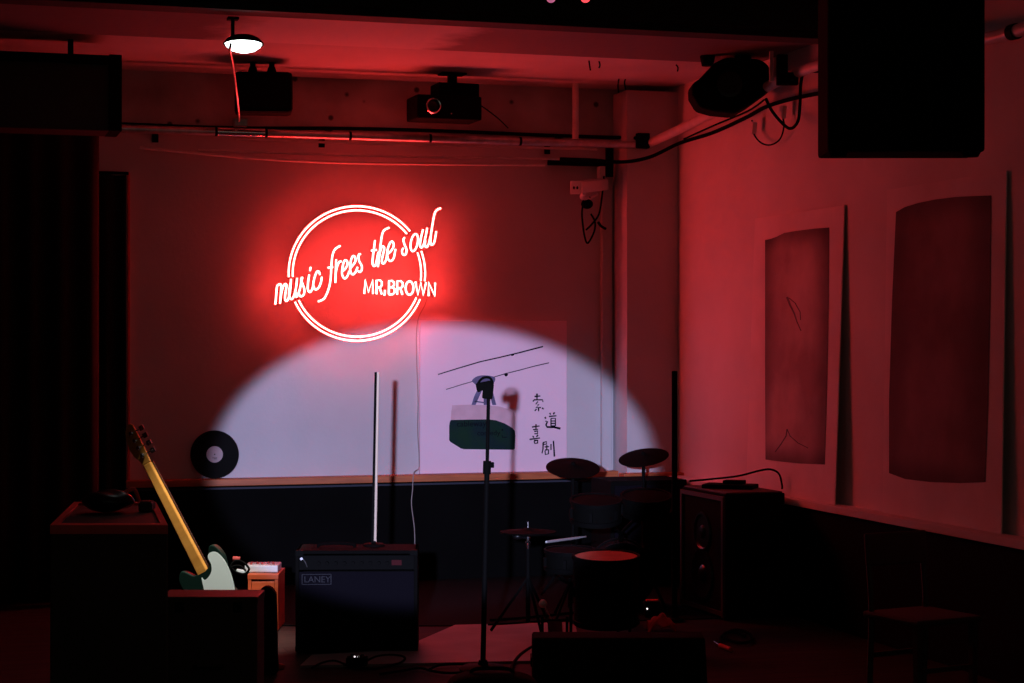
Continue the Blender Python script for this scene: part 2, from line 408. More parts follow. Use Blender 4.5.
# power cord of the sign
pc = [npt(427,299,-.012), npt(424.5,306,-.01), npt(418.5,318,-.01), npt(416.5,335,-.026), npt(416.8,365,-.026), npt(418,400,-.026), npt(417.6,430,-.026), npt(419,455,-.026), npt(419,468,-.026),
      on_y(416,470.5,-.09), on_y(413.5,474,-.118), on_y(412.5,490,-.118), on_y(411.5,505,-.118), on_y(414.5,530,-.118), on_y(414.8,560,-.118), on_y(415.2,572,-.118)]
o = MB().tube(pc, .0032, 6, smooth=4).build('power_cord', M['cablewhite'], sign, world=True, smooth=True); o['label'] = 'thin wavy pale cord hanging past the ledge'

# ------------------------------------------------------------------ poster board with painted cable car
PB = -.028
a, b, c, d = on_y(419, 319.5, 0), on_y(565.5, 321.5, 0), on_y(565.5, 470, 0), on_y(419, 471, 0)
px0, px1 = a.x, b.x; pz1 = (a.z+b.z)/2; pz0 = LZ+.002
pb = MB().box(((px0+px1)/2, PB/2-.001, (pz0+pz1)/2), (px1-px0, -PB, pz1-pz0)).build('wall_poster', M['board'], bevel=.002)
props(pb, 'large white poster board with painted green cable car leaning on the ledge', 'poster')
def flat(name, polys, m, off, parent, closed=True, label=None):
    mb = MB()
    for pl in polys:
        A = [mb.bm.verts.new(on_y(x, y, PB-off)) for x, y in pl]
        B = [mb.bm.verts.new(on_y(x, y, PB-off)+Vector((0, .0012, 0))) for x, y in pl]
        n = len(A); mb.bm.faces.new(A); mb.bm.faces.new(B[::-1])
        for i in range(n): mb.bm.faces.new((A[i], B[i], B[(i+1) % n], A[(i+1) % n]))
    o = mb.build(name, m, parent)
    if label: o['label'] = label
    return o
def rnd(pts, k=5): return [(v.x, v.y) for v in catmull([Vector((x, y, 0)) for x, y in pts], k, True)]
top = [(452.2,405.6),(452,405.3),(470,404.6),(486,405.2),(500,406.6),(510,409.5),(514.2,412.8),(515.4,418),(515.2,430),(513,428),(500,424),(488,420),(450.8,420.5),(451.3,412)]
flat('painted_cabin_roof', [top], M['greywash'], .0014, pb)
cab = [(451,420),(470,419.6),(488,419.4),(496,420.3),(505,423.6),(512.5,428),(515,431),(515.4,436),(514.8,448.5),(513.5,449.8),(480,449.4),(464,449.2),(461,448.5),(450.5,442),(449.2,440),(449.2,426),(450,421.5)]
flat('painted_cabin', [cab], M['green'], .0022, pb)
han = [rnd([(472,381),(475,377.5),(480,375.6),(486,375.4),(491,376),(495,377.5),(494.5,382),(491,383.5),(488,384),(482,388),(478,387.5),(475.5,384.5)]),
       [(478.5,387),(482,390.5),(479,397),(475.5,405),(471.5,405),(474,397)], [(489,384),(492,388),(494,396),(496.3,405),(492.4,405),(490,396),(488,388)],
       [(475,400.6),(484,402),(484,403.2),(474.5,402)], [(483.5,388),(487.5,388),(488,405),(483.8,405)]]
flat('painted_hanger', han, M['bluegrey'], .0018, pb)
def strk(pts, w0, w1=None):
    w1 = w0 if w1 is None else w1; n = len(pts); up = []; dn = []
    for i, (x, y) in enumerate(pts):
        x0, y0 = pts[max(i-1, 0)]; x1, y1 = pts[min(i+1, n-1)]; dx, dy = x1-x0, y1-y0; l = math.hypot(dx, dy) or 1
        w = (w0+(w1-w0)*i/(n-1))/2; up.append((x-dy/l*w, y+dx/l*w)); dn.append((x+dy/l*w, y-dx/l*w))
    return up+dn[::-1]
cb = [strk([(438,374.5),(458,368.3),(480,361.8),(500,357.3),(520,352.5),(543,346.5)], 1.0, 1.4),
      strk([(446,389.5),(462,384.5),(474,381)], .7), strk([(494,377),(505,373.8),(520,370),(535,366),(549,362.8)], .8, .9), rnd([(504.5,373.5),(507,373),(508,375),(506,376.5),(504.6,375.5)]),
      rnd([(511,355),(514,353.6),(514,355.2),(512,356)])]
flat('painted_cable', cb, M['ink'], .0014, pb)
# brush characters
J = lambda *a: a
S = []
def bs(pts, w0=1.2, w1=.9): S.append(strk(pts, w0*1.4, w1*1.3))
# 索
bs([(537,393.6),(537,399.5)],1.3); bs([(534.5,396.5),(540.3,396)],1.1); bs([(533,401.5),(534.3,399.8),(542.5,399.8),(543,402)],1.0)
bs([(538,401.5),(535.8,404),(539,404.4),(536,407.6),(541,407.6)],.9,1); bs([(538.6,407.5),(538.6,411.3)],1.0); bs([(536.5,409),(534.8,411)],1.0); bs([(542,408),(543.8,409)],1.3)
# 道
bs([(549.6,413),(550.8,414.6)],1.2); bs([(554.6,412.4),(553.2,414.4)],1.2); bs([(549,416.4),(556.5,415.8)],1.1)
S.append(strk([(551,418.5),(551,426)],1.2)); S.append(strk([(551,418.5),(555.4,418.3),(555.4,426)],1.2)); bs([(551,421),(555.3,421)],.8); bs([(551,423.4),(555.3,423.4)],.8); bs([(551,426),(555.3,425.8)],.8)
bs([(544.8,417.2),(546,418.6)],1.3); bs([(545.4,421.2),(547.4,421.6),(546,425),(547,427),(554,427.2),(560.5,428.6)],1.0,1.7)
# 喜
bs([(536,424.2),(536,429.6)],1.1); bs([(532,427),(539.5,426)],1.1); bs([(533,429.6),(538,429.3)],.9); bs([(534.2,431.4),(537.6,431),(537.6,433.6),(534.4,433.8)],1.1)
bs([(532.6,436),(534,437.6)],1.1); bs([(538,434.8),(536.4,437)],1.1); bs([(529.6,439.4),(540,438)],1.1); bs([(534,440.6),(537.8,440.4),(537.6,443),(534.8,443.4),(534,441)],1.3)
# 剧
bs([(543,442.6),(546.6,441.6),(546.6,444),(543.5,444.4)],.9); bs([(543.2,442.6),(543,449),(542,453.4)],1.1,.8); bs([(544.6,447),(549,446.6)],.9); bs([(546.8,445),(546.8,449.6)],.9); bs([(545,450),(548.6,449.8),(548.4,453.8),(545.4,454.6),(545,450.6)],1.1)
bs([(551,444),(551,450)],.9); bs([(553.4,440.8),(554,449),(554.4,456.6)],1.0,1.3)
for k0, k1 in ((0, 8), (8, 18), (18, 26), (26, len(S))): flat('brush_character', S[k0:k1], M['ink'], .0014, pb)
def text_mesh(s, size, font_ex=0):
    cu = bpy.data.curves.new('lettering', 'FONT'); cu.body = s; cu.size = size; cu.extrude = font_ex; cu.resolution_u = 3
    o = bpy.data.objects.new('tmp', cu); COL.objects.link(o); bpy.context.view_layer.update()
    me = bpy.data.meshes.new_from_object(o.evaluated_get(bpy.context.evaluated_depsgraph_get())); bpy.data.objects.remove(o); return me
def text_part(name, s, size, m, parent, M4, world=True):
    me = text_mesh(s, size, .0006); me.name = name; me.transform(M4)
    if world: me.transform(MW[parent.name].inverted())
    me.materials.clear(); me.materials.append(m)
    o = bpy.data.objects.new(name, me); COL.objects.link(o); o.parent = parent; return o
TX = Matrix.Rotation(PI/2, 4, 'X')
text_part('cabin_lettering', 'cableway', .056, M['ink'], pb, Matrix.Translation(on_y(456.5, 426.6, PB-.004)) @ TX)
text_part('cabin_lettering', 'comedy', .050, M['ink'], pb, Matrix.Translation(on_y(477, 435.5, PB-.004)) @ TX)
flat('cabin_emblem', [rnd([(501.6,429.5),(503,428.8),(503,430.6),(502,430.8)])], M['ink'], .004, pb)
flat('cabin_emblem', [strk([(502,435),(502.6,437.5),(507,437.2)], .8)], M['ink'], .004, pb)

# ------------------------------------------------------------------ record on the ledge
rc = on_y(214.5, 453.8, -.04); rr = .153
t = thing('vinyl_record', 'black vinyl record with pale centre label leaning on wall above ledge', 'record', (rc.x, -.065, LZ), 0)
lm = Matrix.Translation((0, 0, .002)) @ Matrix.Rotation(math.radians(-7), 4, 'X') @ Matrix.Translation((0, 0, rr)) @ Matrix.Rotation(PI/2, 4, 'X')
pr = [(0, -.0012), (rr, -.0012), (rr, .0012)]
for k in range(12):
    r0 = rr-.006-(rr-.06)*k/12*.98; pr += [(r0, .0012), (r0-.002, .0004), (r0-.004, .0012)]
pr += [(.056, .0012), (0, .0012)]
MB().lathe(pr, 64, lm).build('disc', M['vinyl'], t, smooth=False)
MB().lathe([(.004, .0013), (.052, .0013), (.052, .0022), (.004, .0022)], 40, lm).build('centre_label', M['label'], t)
MB().lathe([(0, .0022), (.004, .0022), (.004, .003), (0, .003)], 12, lm).build('spindle_hole', M['vinyl'], t)
MB().box(lm @ Vector((.0, -.022, .0026)), (.03, .003, .003)).box(lm @ Vector((.004, -.029, .0026)), (.02, .002, .003)).build('label_print', M['ink'], t)

# ------------------------------------------------------------------ pipes and cables over the wall
zp = on_y(300, 134.3, -.28).z
def pipe(name, pts, r, m, label, cat='pipe', smooth=0, seg=14, group=None):
    o = MB().tube(pts, r, seg, smooth=smooth).build(name, m, smooth=True); props(o, label, cat, group); return o
xa = on_y(4, 128, -.28).x; xb = on_y(634, 144, -.28).x
t = thing('steel_pipe', 'long thick horizontal steel pipe running under the ceiling along back wall', 'pipe', ((xa+xb)/2, -.28, zp))
cyl(MB(), (xa, -.28, zp), (xb, -.28, zp), .026, 20).build('pipe_run', M['steel'], t, world=True, smooth=True)
xs0, xs1 = on_y(216, 134, -.28).x, on_y(266, 134, -.28).x
cyl(MB(), (xs0, -.28, zp), (xs1, -.28, zp), .0275, 28).build('polished_sleeve', M['polish'], t, world=True, smooth=True)
for pxx in (216, 266, 350, 430, 520):
    xx = on_y(pxx, 134, -.28).x
    cyl(MB(), (xx-.008, -.28, zp), (xx+.008, -.28, zp), .0285, 20).build('pipe_collar', M['blackmetal'], t, world=True, smooth=True)
for pxx in (160, 330, 560):
    xx = on_y(pxx, 134, -.28).x
    MB().box((xx, -.14, zp+.034), (.03, .30, .008)).box((xx, -.004, zp+.0), (.04, .008, .1)).build('bracket', M['blackmetal'], t, world=True)
pipe('conduit', [on_y(236, 139.8, -.15), on_y(340, 142.5, -.15), on_y(597, 149.5, -.15)], .008, M['pipepaint'], 'thin straight conduit just below the thick steel pipe', 'conduit')
pipe('conduit', [on_y(198, 150, -.15), on_y(270, 152.5, -.15), on_y(340, 155, -.15), on_y(420, 157, -.15), on_y(500, 158, -.15), on_y(600, 160, -.15)], .008, M['pipepaint'], 'middle thin conduit running along back wall above the painted plaster', 'conduit', smooth=5)
pipe('conduit', [on_y(140, 147.5, -.15), on_y(200, 153.5, -.15), on_y(250, 157.8, -.15), on_y(300, 161, -.15), on_y(360, 163, -.15), on_y(450, 164.2, -.15), on_y(545, 165, -.15)], .009, M['pipepaint'], 'lowest sagging conduit on back wall, closest above the neon sign', 'conduit', smooth=5)
pipe('cable', [on_y(120, 124, -.02), on_y(230, 128, -.02), on_y(340, 128.5, -.03), on_y(440, 131, -.02), on_y(540, 135, -.03), on_y(600, 137, -.02), on_y(636, 138, -.28)], .012, M['rubber'], 'black cable bundle lying above the thick steel pipe', 'cable', smooth=5)
o = MB().box((on_y(577, 163, -.05).x, -.05, on_y(577, 163, -.05).z), (.40, .06, .035)).build('cable_tray', M['black'], bevel=.003); props(o, 'short black cable tray on back wall left of the column', 'cable tray')
t = thing('wall_trunking', 'pale vertical cable trunking on back wall beside the column', 'trunking', (on_y(606, 400, -.02).x, -.001, LZ))
zt = on_y(606, 182, -.03).z
MB().box((0, -.02, (zt-LZ)/2), (.07, .04, zt-LZ)).build('duct', M['wall'], t, bevel=.003)
MB().box((.0, -.0415, (zt-LZ)/2), (.05, .003, zt-LZ-.02)).build('cover_strip', M['wall'], t)
# vertical pipe with valve
vx = on_y(575.5, 100, -.2)
t = thing('standpipe', 'short vertical pipe with black valve between ceiling and steel pipe', 'pipe', (vx.x, -.2, zp+.02))
cyl(MB(), (0, 0, 0), (0, 0, .405), .021, 16).build('pipe_run', M['pipepaint'], t, smooth=True)
MB().lathe([(0, .40), (.026, .40), (.028, .43), (.018, .45), (.018, .47), (.026, .475), (.022, .50), (.012, .52), (.01, .56), (0, .56)], 16).build('valve', M['blackmetal'], t, smooth=True)
# junction box + strap
jb = on_y(642, 141, -.28)
t = thing('junction_box', 'small square black junction box joining the pipes in front of the column', 'junction box', jb)
MB().box((0, 0, 0), (.085, .08, .10), bev=.006).build('box_body', M['black'], t)
MB().box((0, -.042, 0), (.07, .006, .085)).build('box_lid', M['blackmetal'], t)
o = MB().box((on_y(609.5, 160, -.1).x, -.1, (on_y(609, 147, -.1).z+on_y(609, 177, -.1).z)/2), (.05, .03, .2)).build('mounting_bracket', M['black'], bevel=.003); props(o, 'narrow black mounting bracket at top of the wall trunking', 'bracket')
# pipe climbing on right wall
XP = XR-.12
rp = [jb+Vector((.04, 0, -.02)), on_x(680, 129, XP), on_x(738, 101, XP), on_x(815, 66, XP), on_x(900, 50, XP), on_x(986, 38.5, XP), on_x(1040, 24, XP), on_x(1200, -20, XP)]
t = thing('wall_pipe', 'red-lit painted pipe climbing from the corner along right wall', 'pipe', rp[2])
MB().tube(rp, .03, 14, smooth=6).build('pipe_run', M['pipepaint'], t, world=True, smooth=True)
m_, l_ = seg_m(on_x(1011, 32.5, XP), on_x(1017, 31, XP)); MB().lathe([(0, 0), (.036, 0), (.036, .05), (0, .05)], 16, m_).build('pipe_collar', M['blackmetal'], t, world=True)
pipe('cable', [on_y(560, 159, -.22), on_y(590, 160, -.24), on_y(622, 162, -.3), on_y(650, 157, -.34), on_x(680, 143, XR-.05), on_x(712, 133, XR-.05), on_x(745, 118, XR-.06), on_x(768, 106, XR-.06), on_x(800, 97, XR-.06), on_x(850, 88, XR-.06)], .012, M['rubber'], 'thick black cable crossing the column and right wall corner', 'cable', smooth=6)
pipe('cable', [on_x(684, 139, XR-.10), on_x(715, 125, XR-.10), on_x(748, 111, XR-.10), on_x(764, 100, XR-.12)], .006, M['rubber'], 'thin black cable above the thick one on right wall', 'cable', smooth=6)
pipe('cable', [on_x(766, 99, XR-.1), on_x(772, 111, XR-.1), on_x(783, 124, XR-.1), on_x(791, 128.5, XR-.1), on_x(798, 121, XR-.1), on_x(800, 104, XR-.1), on_x(801, 82, XR-.1), on_x(806, 72, XR-.1), on_x(830, 72, XR-.1)], .009, M['rubber'], 'thick black cable loop hanging right of the black moving-head light', 'cable', smooth=6)
pipe('cable', [on_x(752, 120, XR-.05), on_x(753, 132, XR-.05), on_x(760, 142, XR-.05), on_x(770, 145, XR-.05), on_x(780, 139, XR-.05), on_x(784, 125, XR-.05), on_x(781, 112, XR-.05)], .005, M['rubber'], 'thin round wire loop low under the moving-head light on right wall', 'cable', smooth=6)
for (pxx, pyy, lb_) in ((753.5, 128, 'small pale cable connector left of the hanging loop'), (783, 112, 'small pale cable connector inside the hanging loop')):
    q = on_x(pxx, pyy, XR-.05); o = MB().box(q, (.03, .035, .075), rot=Euler((.2, 0, .1)), bev=.005).build('cable_connector', M['white']); props(o, lb_, 'connector')

# ------------------------------------------------------------------ security camera
sc_ = on_y(588, 188, -.2)
t = thing('security_camera', 'small white bullet security camera beside the column pointing left', 'camera', sc_)
A = on_y(577, 187, -.24); Bp = on_y(603, 184, -.07)
ax_ = (Bp-A).normalized(); sx_ = ax_.cross(UP).normalized(); uz_ = sx_.cross(ax_)
prof = [(-.045, -.042), (.045, -.042), (.045, .028), (.03, .04), (-.03, .04), (-.045, .028)]
MB().hull([A+sx_*a_+uz_*b_ for a_, b_ in prof], [Bp+sx_*a_+uz_*b_ for a_, b_ in prof]).build('housing', M['white'], t, world=True, bevel=.004)
dirc = (A-Bp).normalized(); camdir = (CAM-A).normalized()
MB().box(on_y(575.5, 187.5, -.25), (.068, .02, .088), rot=Matrix.Rotation(-AL, 3, 'Z'), bev=.006).build('front_plate', M['white'], t, world=True)
for dx in (-1.6, 1.8): MB().ball(on_y(575.5+dx, 187.8, -.262), .0105, (.7, .6, 1)).build('lens', M['blackgloss'], t, world=True, smooth=True)
MB().tube([on_y(584, 193, -.24), on_y(582, 197, -.2), on_y(588, 198, -.15), on_y(596, 194, -.05)], .016, 10, smooth=4).build('mount_arm', M['white'], t, world=True, smooth=True)
MB().box(on_y(601, 174, -.08), (.04, .06, .10)).build('wall_plate', M['white'], t, world=True, bevel=.004)
for pts_, r_ in (([on_y(590, 197, -.16), on_y(584, 203, -.16), on_y(582, 212, -.16), on_y(583, 226, -.14), on_y(585, 238, -.14), on_y(588, 243, -.14), on_y(594, 232, -.14), on_y(595, 222, -.14), on_y(591, 214, -.15)], .0065),
                 ([on_y(604, 176, -.12), on_y(602, 196, -.12), on_y(599, 214, -.12), on_y(592, 224, -.12), on_y(586, 230, -.12)], .0065), ([on_y(598, 222, -.1), on_y(601, 226, -.1), on_y(606, 229, -.1)], .009)):
    MB().tube(pts_, r_, 8, smooth=6).build('cable', M['rubber'], t, world=True, smooth=True)
MB().ball(on_y(587, 204, -.16), .042, (1, .7, .8)).build('connector_bundle', M['rubber'], t, world=True, smooth=True)

# ------------------------------------------------------------------ clamp lamp
hc = at(243.5, 42.5, 214)
t = thing('ceiling_lamp', 'lit round white lamp under the ceiling wired down to the steel pipe', 'lamp', hc)
MB().box(on_y(240.5, 124.5, -.28)+Vector((0, 0, .012)), (.085, .06, .05), bev=.006).build('clamp', M['steel'], t, world=True)
MB().tube([on_y(239, 121, -.28), on_y(239, 118, -.66), on_y(238.3, 108, -.85), on_y(235.5, 84, -1.2), on_y(233, 66, -2.2), on_y(231.5, 58, -2.8), on_y(230, 50, -3.3), on_y(231, 43, -3.36)], .007, 8, smooth=5).build('cable', M['steel'], t, world=True, smooth=True)
cd = (CAM-hc).normalized(); ax = UP.cross(cd).normalized()
# shade axis: mostly down, tipped toward the stage front
nrm = Vector((0, 0, -1)); q = Quaternion(ax, -math.radians(90-66.2) + math.asin(cd.z*-1) ) 
best = (9, Quaternion(ax, 0) @ Vector((0, 0, -1)))
for k in range(0, 40):
    for sg in (1, -1):
        v = Quaternion(ax, sg*math.radians(k)) @ Vector((0, 0, -1)); e = abs(v.dot(cd)-.40)
        if best is None or e < best[0]: best = (e, v)
nrm = (Vector((0, 0, -1))+cd*.09).normalized()
mq = Matrix.Translation(hc) @ Vector((0, 0, -1)).rotation_difference(nrm).to_matrix().to_4x4()
RL = .090
MB().lathe([(0, .034), (.03, .034), (.055, .028), (.078, .014), (RL+.004, -.004), (RL+.004, -.010), (RL-.002, -.010), (RL-.002, .0), (.05, .012), (0, .018)], 40, mq).build('lamp_shade', M['blackmetal'], t, world=True, smooth=True)
MB().lathe([(0, -.046), (RL*.35, -.043), (RL*.65, -.034), (RL*.88, -.018), (RL-.004, -.004), (RL-.004, .001), (0, .001)], 40, mq).build('bulb_diffuser', M['lamp'], t, world=True, smooth=True)
cyl(MB(), hc-nrm*.02-RT*.05, Vector((hc.x-.05, hc.y, ZB-.006)), .009, 12).build('ceiling_bracket', M['black'], t, world=True, smooth=True)
MB().box(Vector((hc.x-.05, hc.y, ZB-.007)), (.05, .05, .012)).build('bracket_plate', M['black'], t, world=True)

# ------------------------------------------------------------------ black fixtures under ceiling
def on_c(px, y): return Vector((on_y(px, 60, y).x, y, ZC))
q = on_y(263.5, 94, -.55)
t = thing('hanging_speaker', 'small black rounded speaker hanging from ceiling behind the clamp lamp', 'speaker', q, -AL*.5)
MB().box((0, 0, .0), (.35, .22, .25), bev=.03).build('cabinet', M['black'], t)
MB().box((0, -.112, 0), (.30, .01, .19), bev=.004).build('grille', M['blackmetal'], t)
for sx in (-.065, .05):
    MB().lathe([(0, .11), (.022, .11), (.03, .135), (.022, .16), (.016, .17), (.016, .215), (.03, .22), (.03, ZC-q.z-.001), (0, ZC-q.z-.001)], 14, Matrix.Translation((sx, 0, 0))).build('ceiling_mount', M['blackmetal'], t, smooth=True)
q = on_y(444, 108, -.45)
t = thing('projector', 'black ceiling projector with a glinting ring around its round lens', 'projector', q, .03)
MB().box((0, 0, -.01), (.425, .26, .15), bev=.012).build('body', M['black'], t)
MB().box((.08, .03, .105), (.27, .2, .10), bev=.01).build('upper_housing', M['black'], t)
lmx = Matrix.Translation((-.112, -.13, -.008)) @ Matrix.Rotation(PI/2, 4, 'X')
lmx2 = Matrix.Translation((-.112, -.13, -.008)) @ Matrix.Rotation(PI/2+.25, 4, 'X')
MB().lathe([(.036, -.01), (.050, -.01), (.052, .02), (.047, .028), (.040, .026), (.036, .004)], 32, lmx).build('lens_ring', M['chrome'], t, smooth=True)
MB().lathe([(0, .0), (.036, .004), (.03, .012), (0, .018)], 32, lmx).build('lens', M['blackgloss'], t, smooth=True)
MB().ball((.01, -.131, -.05), .005).build('indicator', M['offwhite'], t)
MB().box((.06, .02, (.155+ZC-q.z)/2), (.05, .05, ZC-q.z-.155)).box((.06, .02, ZC-q.z-.006), (.16, .12, .01)).build('ceiling_mount', M['blackmetal'], t)
pipe('cable', [on_y(480, 105, -.3), on_y(490, 112, -.2), on_y(500, 120, -.1), on_y(508, 128, -.06)], .004, M['rubber'], 'thin black lead hanging from right side of the projector', 'cable', smooth=4)
# moving head light
q = on_x(730, 88, XR-.28)
t = thing('moving_head_light', 'large black angular stage light hanging near the top right corner', 'stage light', q, -AL)
s_ = (q-CAM).dot(FW); sc = F_PX/s_
def rel(px, py): return ((px-730)/sc, (88-py)/sc)
outl = [rel(*p) for p in [(689.5,87),(697,82),(712,66),(724,60),(757,62),(766,68),(770,80),(770,91),(748,107),(733,116),(712,114),(697,110),(690,98)]]
MB().prism(outl, .26, Matrix.Translation((0, -.13, 0))).build('head', M['black'], t, bevel=.02)
for (pxx, w) in ((707.5, .045), (743, .05)):
    x, z0 = rel(pxx, 66); MB().lathe([(0, z0), (w*.75, z0), (w, z0+.05), (w*.8, z0+.1), (.02, z0+.12), (.02, ZC-q.z-.002), (0, ZC-q.z-.002)], 14, Matrix.Translation((x, 0, 0))).build('yoke_knob', M['black'], t, smooth=True)
MB().lathe([(0, 0), (.07, 0), (.075, .03), (.05, .035), (0, .02)], 24, Matrix.Translation((-.02, -.13, 0)) @ Matrix.Rotation(PI/2, 4, 'X')).build('front_lens', M['blackgloss'], t, smooth=True)
# small bracket light between
q = on_x(782, 70, XR-.2)
t = thing('wall_bracket', 'small black bracket holding pipes right of the moving-head light', 'bracket', q, -AL)
MB().box((0, 0, 0), (.06, .05, .17), bev=.006).box((.05, 0, -.05), (.08, .05, .07), bev=.006).build('bracket_body', M['black'], t)
MB().box((-.06, 0, .02), (.02, .03, .17)).build('pale_strip', M['offwhite'], t)
# big speaker top right
SS = 280
q = at(906.5, 152, SS); q.z = 1.56+(341.5-151.5)/SS
t = thing('loudspeaker', 'huge black loudspeaker hanging from ceiling at top right', 'loudspeaker', q, -AL-.02)
W = 157/SS; H = 3.22-q.z
MB().box((0, .13, H/2), (W, .26, H), bev=.012).build('cabinet', M['tolex'], t)
MB().box((0, -.008, H/2+.0), (W-.05, .014, H-.07), bev=.004).build('grille', M['black'], t)
for sx in (-W/2+.045, W/2-.04): MB().lathe([(0, -.014), (.028, -.014), (.036, .0), (0, .0)], 16, Matrix.Translation((sx, .06, 0))).build('foot', M['rubber'], t)
for sx in (-1, 1): MB().box((sx*(W/2+.004), .13, H-.1), (.008, .06, .3)).build('hanging_bracket', M['blackmetal'], t)
# distant indicator fixtures poking under the beam
for pxx, mm, lb_ in ((551, 'ledpurple', 'small black light with a purple lens at the top edge'), (585.5, 'ledred', 'small black light with a red lens at the top edge')):
    q = at(pxx, -12, 260)
    t = thing('spot_lamp', lb_, 'stage light', q, -AL)
    MB().lathe([(0, -.03), (.03, -.03), (.036, 0), (.034, .08), (0, .09)], 18).build('housing', M['black'], t, smooth=True)
    MB().ball((0, 0, -.038), .019).build('lens', M[mm], t, smooth=True)
    MB().box((0, 0, (.085+ZC-q.z)/2), (.015, .015, ZC-q.z-.085)).build('stem', M['black'], t)
# ceiling hooks
for pts in ([(589,56),(589.5,60),(590.5,66)], [(599,55),(600,59),(599,62)], [(619,69),(618,75),(618.5,83)], [(625.5,66),(624.5,70),(626,77)], [(676,57),(678,60),(677.5,64)]):
    yy = -.5 if pts[0][1] > 65 else -1.2
    q0 = on_y(pts[0][0], pts[0][1], yy); dz = ZC-q0.z
    w_ = [on_y(a_, b_, yy)+Vector((0, 0, dz)) for a_, b_ in pts]
    o = MB().tube(w_, .005, 6, smooth=3).build('ceiling_hook', M['blackmetal']); props(o, 'tiny dark wire hook sticking out of the ceiling near the column', 'hook', 'wire hooks in the ceiling')

# ------------------------------------------------------------------ left duct cabinet and curtains
sA = 178
p0 = at(118, 57, sA); p1 = at(118, 131, sA)
t = thing('ventilation_duct', 'dark boxy ventilation duct under ceiling above the left curtain', 'duct', (p0.x-.6, p0.y, p1.z))
hh = p0.z-p1.z
MB().box((-.1, .16, hh/2), (1.4, .3, hh), bev=.01).build('duct_body', M['brown'], t)
MB().box((.585, .15, hh/2+.005), (.07, .335, hh+.012), bev=.004).box((-.1, .0, hh-.02), (1.4, .03, .05)).build('flange', M['blackmetal'], t)
for sx in (-.6, .35): MB().box((sx, .16, (hh+ZC-p1.z)/2), (.03, .03, ZC-p1.z-hh)).build('ceiling_hanger', M['blackmetal'], t)
def curtain(x0, x1, y, z0, z1, m, label, amp=.035, wl=.13):
    n = int(abs(x1-x0)/wl*12); mb = MB(); R0 = []
    for i in range(n+1):
        x = x0+(x1-x0)*i/n; ph = 2*PI*(x-x0)/wl
        yy = y+amp*math.sin(ph)+.3*amp*math.sin(ph*.37+1)
        R0.append([mb.bm.verts.new((x, yy*1 if k < 3 else y+(yy-y)*.7, z0+(z1-z0)*k/4)) for k in range(5)])
    for a_, b_ in zip(R0, R0[1:]):
        for k in range(4): mb.bm.faces.new((a_[k], b_[k], b_[k+1], a_[k+1]))
    o = mb.build('curtain', m, smooth=True); md = o.modifiers.new('Cloth', 'SOLIDIFY'); md.thickness = .006
    for mm in list(o.modifiers):
        if mm.type == 'EDGE_SPLIT': o.modifiers.remove(mm)
    props(o, label, 'curtain'); return o
cx = on_y(126, 341, -.35).x; cx1 = on_y(101, 341, -.35).x; cx2 = on_y(98, 341, -.55).x
curtain(cx-.35, cx, -.35, .02, on_y(115, 175, -.35).z, M['curtain'], 'pleated black curtain hanging next to the strip at left end of back wall')
curtain(XL+.05, cx2, -.58, .02, 2.93, M['curtain2'], 'tall dark pleated curtain filling the far left edge', .05, .17)
pipe('curtain_rail', [(XL+.02, -.58, 2.945), (cx2+.04, -.58, 2.945)], .014, M['blackmetal'], 'dark rail carrying the tall curtain at far left', 'rail')
pipe('curtain_rail', [(cx-.4, -.35, on_y(115, 175, -.35).z+.012), (cx+.015, -.35, on_y(115, 175, -.35).z+.012)], .010, M['blackmetal'], 'short dark rail carrying the curtain nearest the neon sign', 'rail')

# ------------------------------------------------------------------ paintings leaning on right wall ledge
def leaning(foot_d, pxl, pxr, ytopL, ytopR, inset, mp, ltxt):
    # board leaning: foot out on the ledge, head touching the wall
    zt = on_x(pxr, ytopR, XR-.02).z; zb = LZR+.001
    foot = XR-foot_d; head = XR-.013
    n = Vector((zt-zb, 0, foot-head)); n = Vector((-(zt-zb), 0, -(head-foot)))
    n = Vector((-(zt-zb), 0, (head-foot))); n.normalize()
    P0 = Vector((foot, 0, zb))
    def hit(px, py, off=0): return on_plane(px, py, P0+n*off, n)
    yl = on_plane(pxl, 400, P0, n).y; yr = on_plane(pxr, 400, P0, n).y
    C4 = [Vector((foot, yl, zb)), Vector((foot, yr, zb)), Vector((head, yr, zt)), Vector((head, yl, zt))]
    th = Vector((.006, 0, 0))
    t = thing('painting', ltxt, 'painting', (foot, (yl+yr)/2, zb))
    MB().hull(C4, [v+th for v in C4]).build('backing_board', M['canvas'], t, world=True)
    A = [hit(*p, .0025) for p in inset]
    MB().hull(A, [v-n*.002 for v in A]).build('painted_panel', mp, t, world=True)
    return hit, t
h1, t1 = leaning(.07, 749, 838, 215, 206, [(765,240),(770,239),(776,237),(784,233),(792,231.5),(803,230),(815,228.5),(829,227.5),(828.5,300),(827,380),(824.5,464.5),(800,463.5),(780,461.5),(765.5,459.5),(765,380),(765,300)], M['paint1'], 'tall narrow sepia painting with pale border leaning on right wall ledge, nearer the corner')
crack = [strk([(787,297),(790,305),(794,313),(797,322),(801,331)], 2.2, .8), strk([(789,298),(795,303),(800,312),(800.5,320)], 1, .8), strk([(775,452),(781,444),(786,436),(787,429)], .8, 1.2), strk([(787,429),(790,436),(798,443),(808,448)], .9, .7)]
for pl in crack:
    A = [h1(x, y, .0035) for x, y in pl]; nn = Vector((.001, 0, 0)); MB().hull(A, [v+nn for v in A]).build('painted_line', M['brown'], t1, world=True)
h2, t2 = leaning(.04, 884, 1003, 190, 171, [(896,212),(905,207),(918,203),(935,199.5),(955,197),(975,196),(991,195.5),(990,300),(988,400),(985,482),(960,483),(930,482),(905,479),(889,473),(889,400),(892,300)], M['paint2'], 'large dark brown painting with pale border leaning at far right')

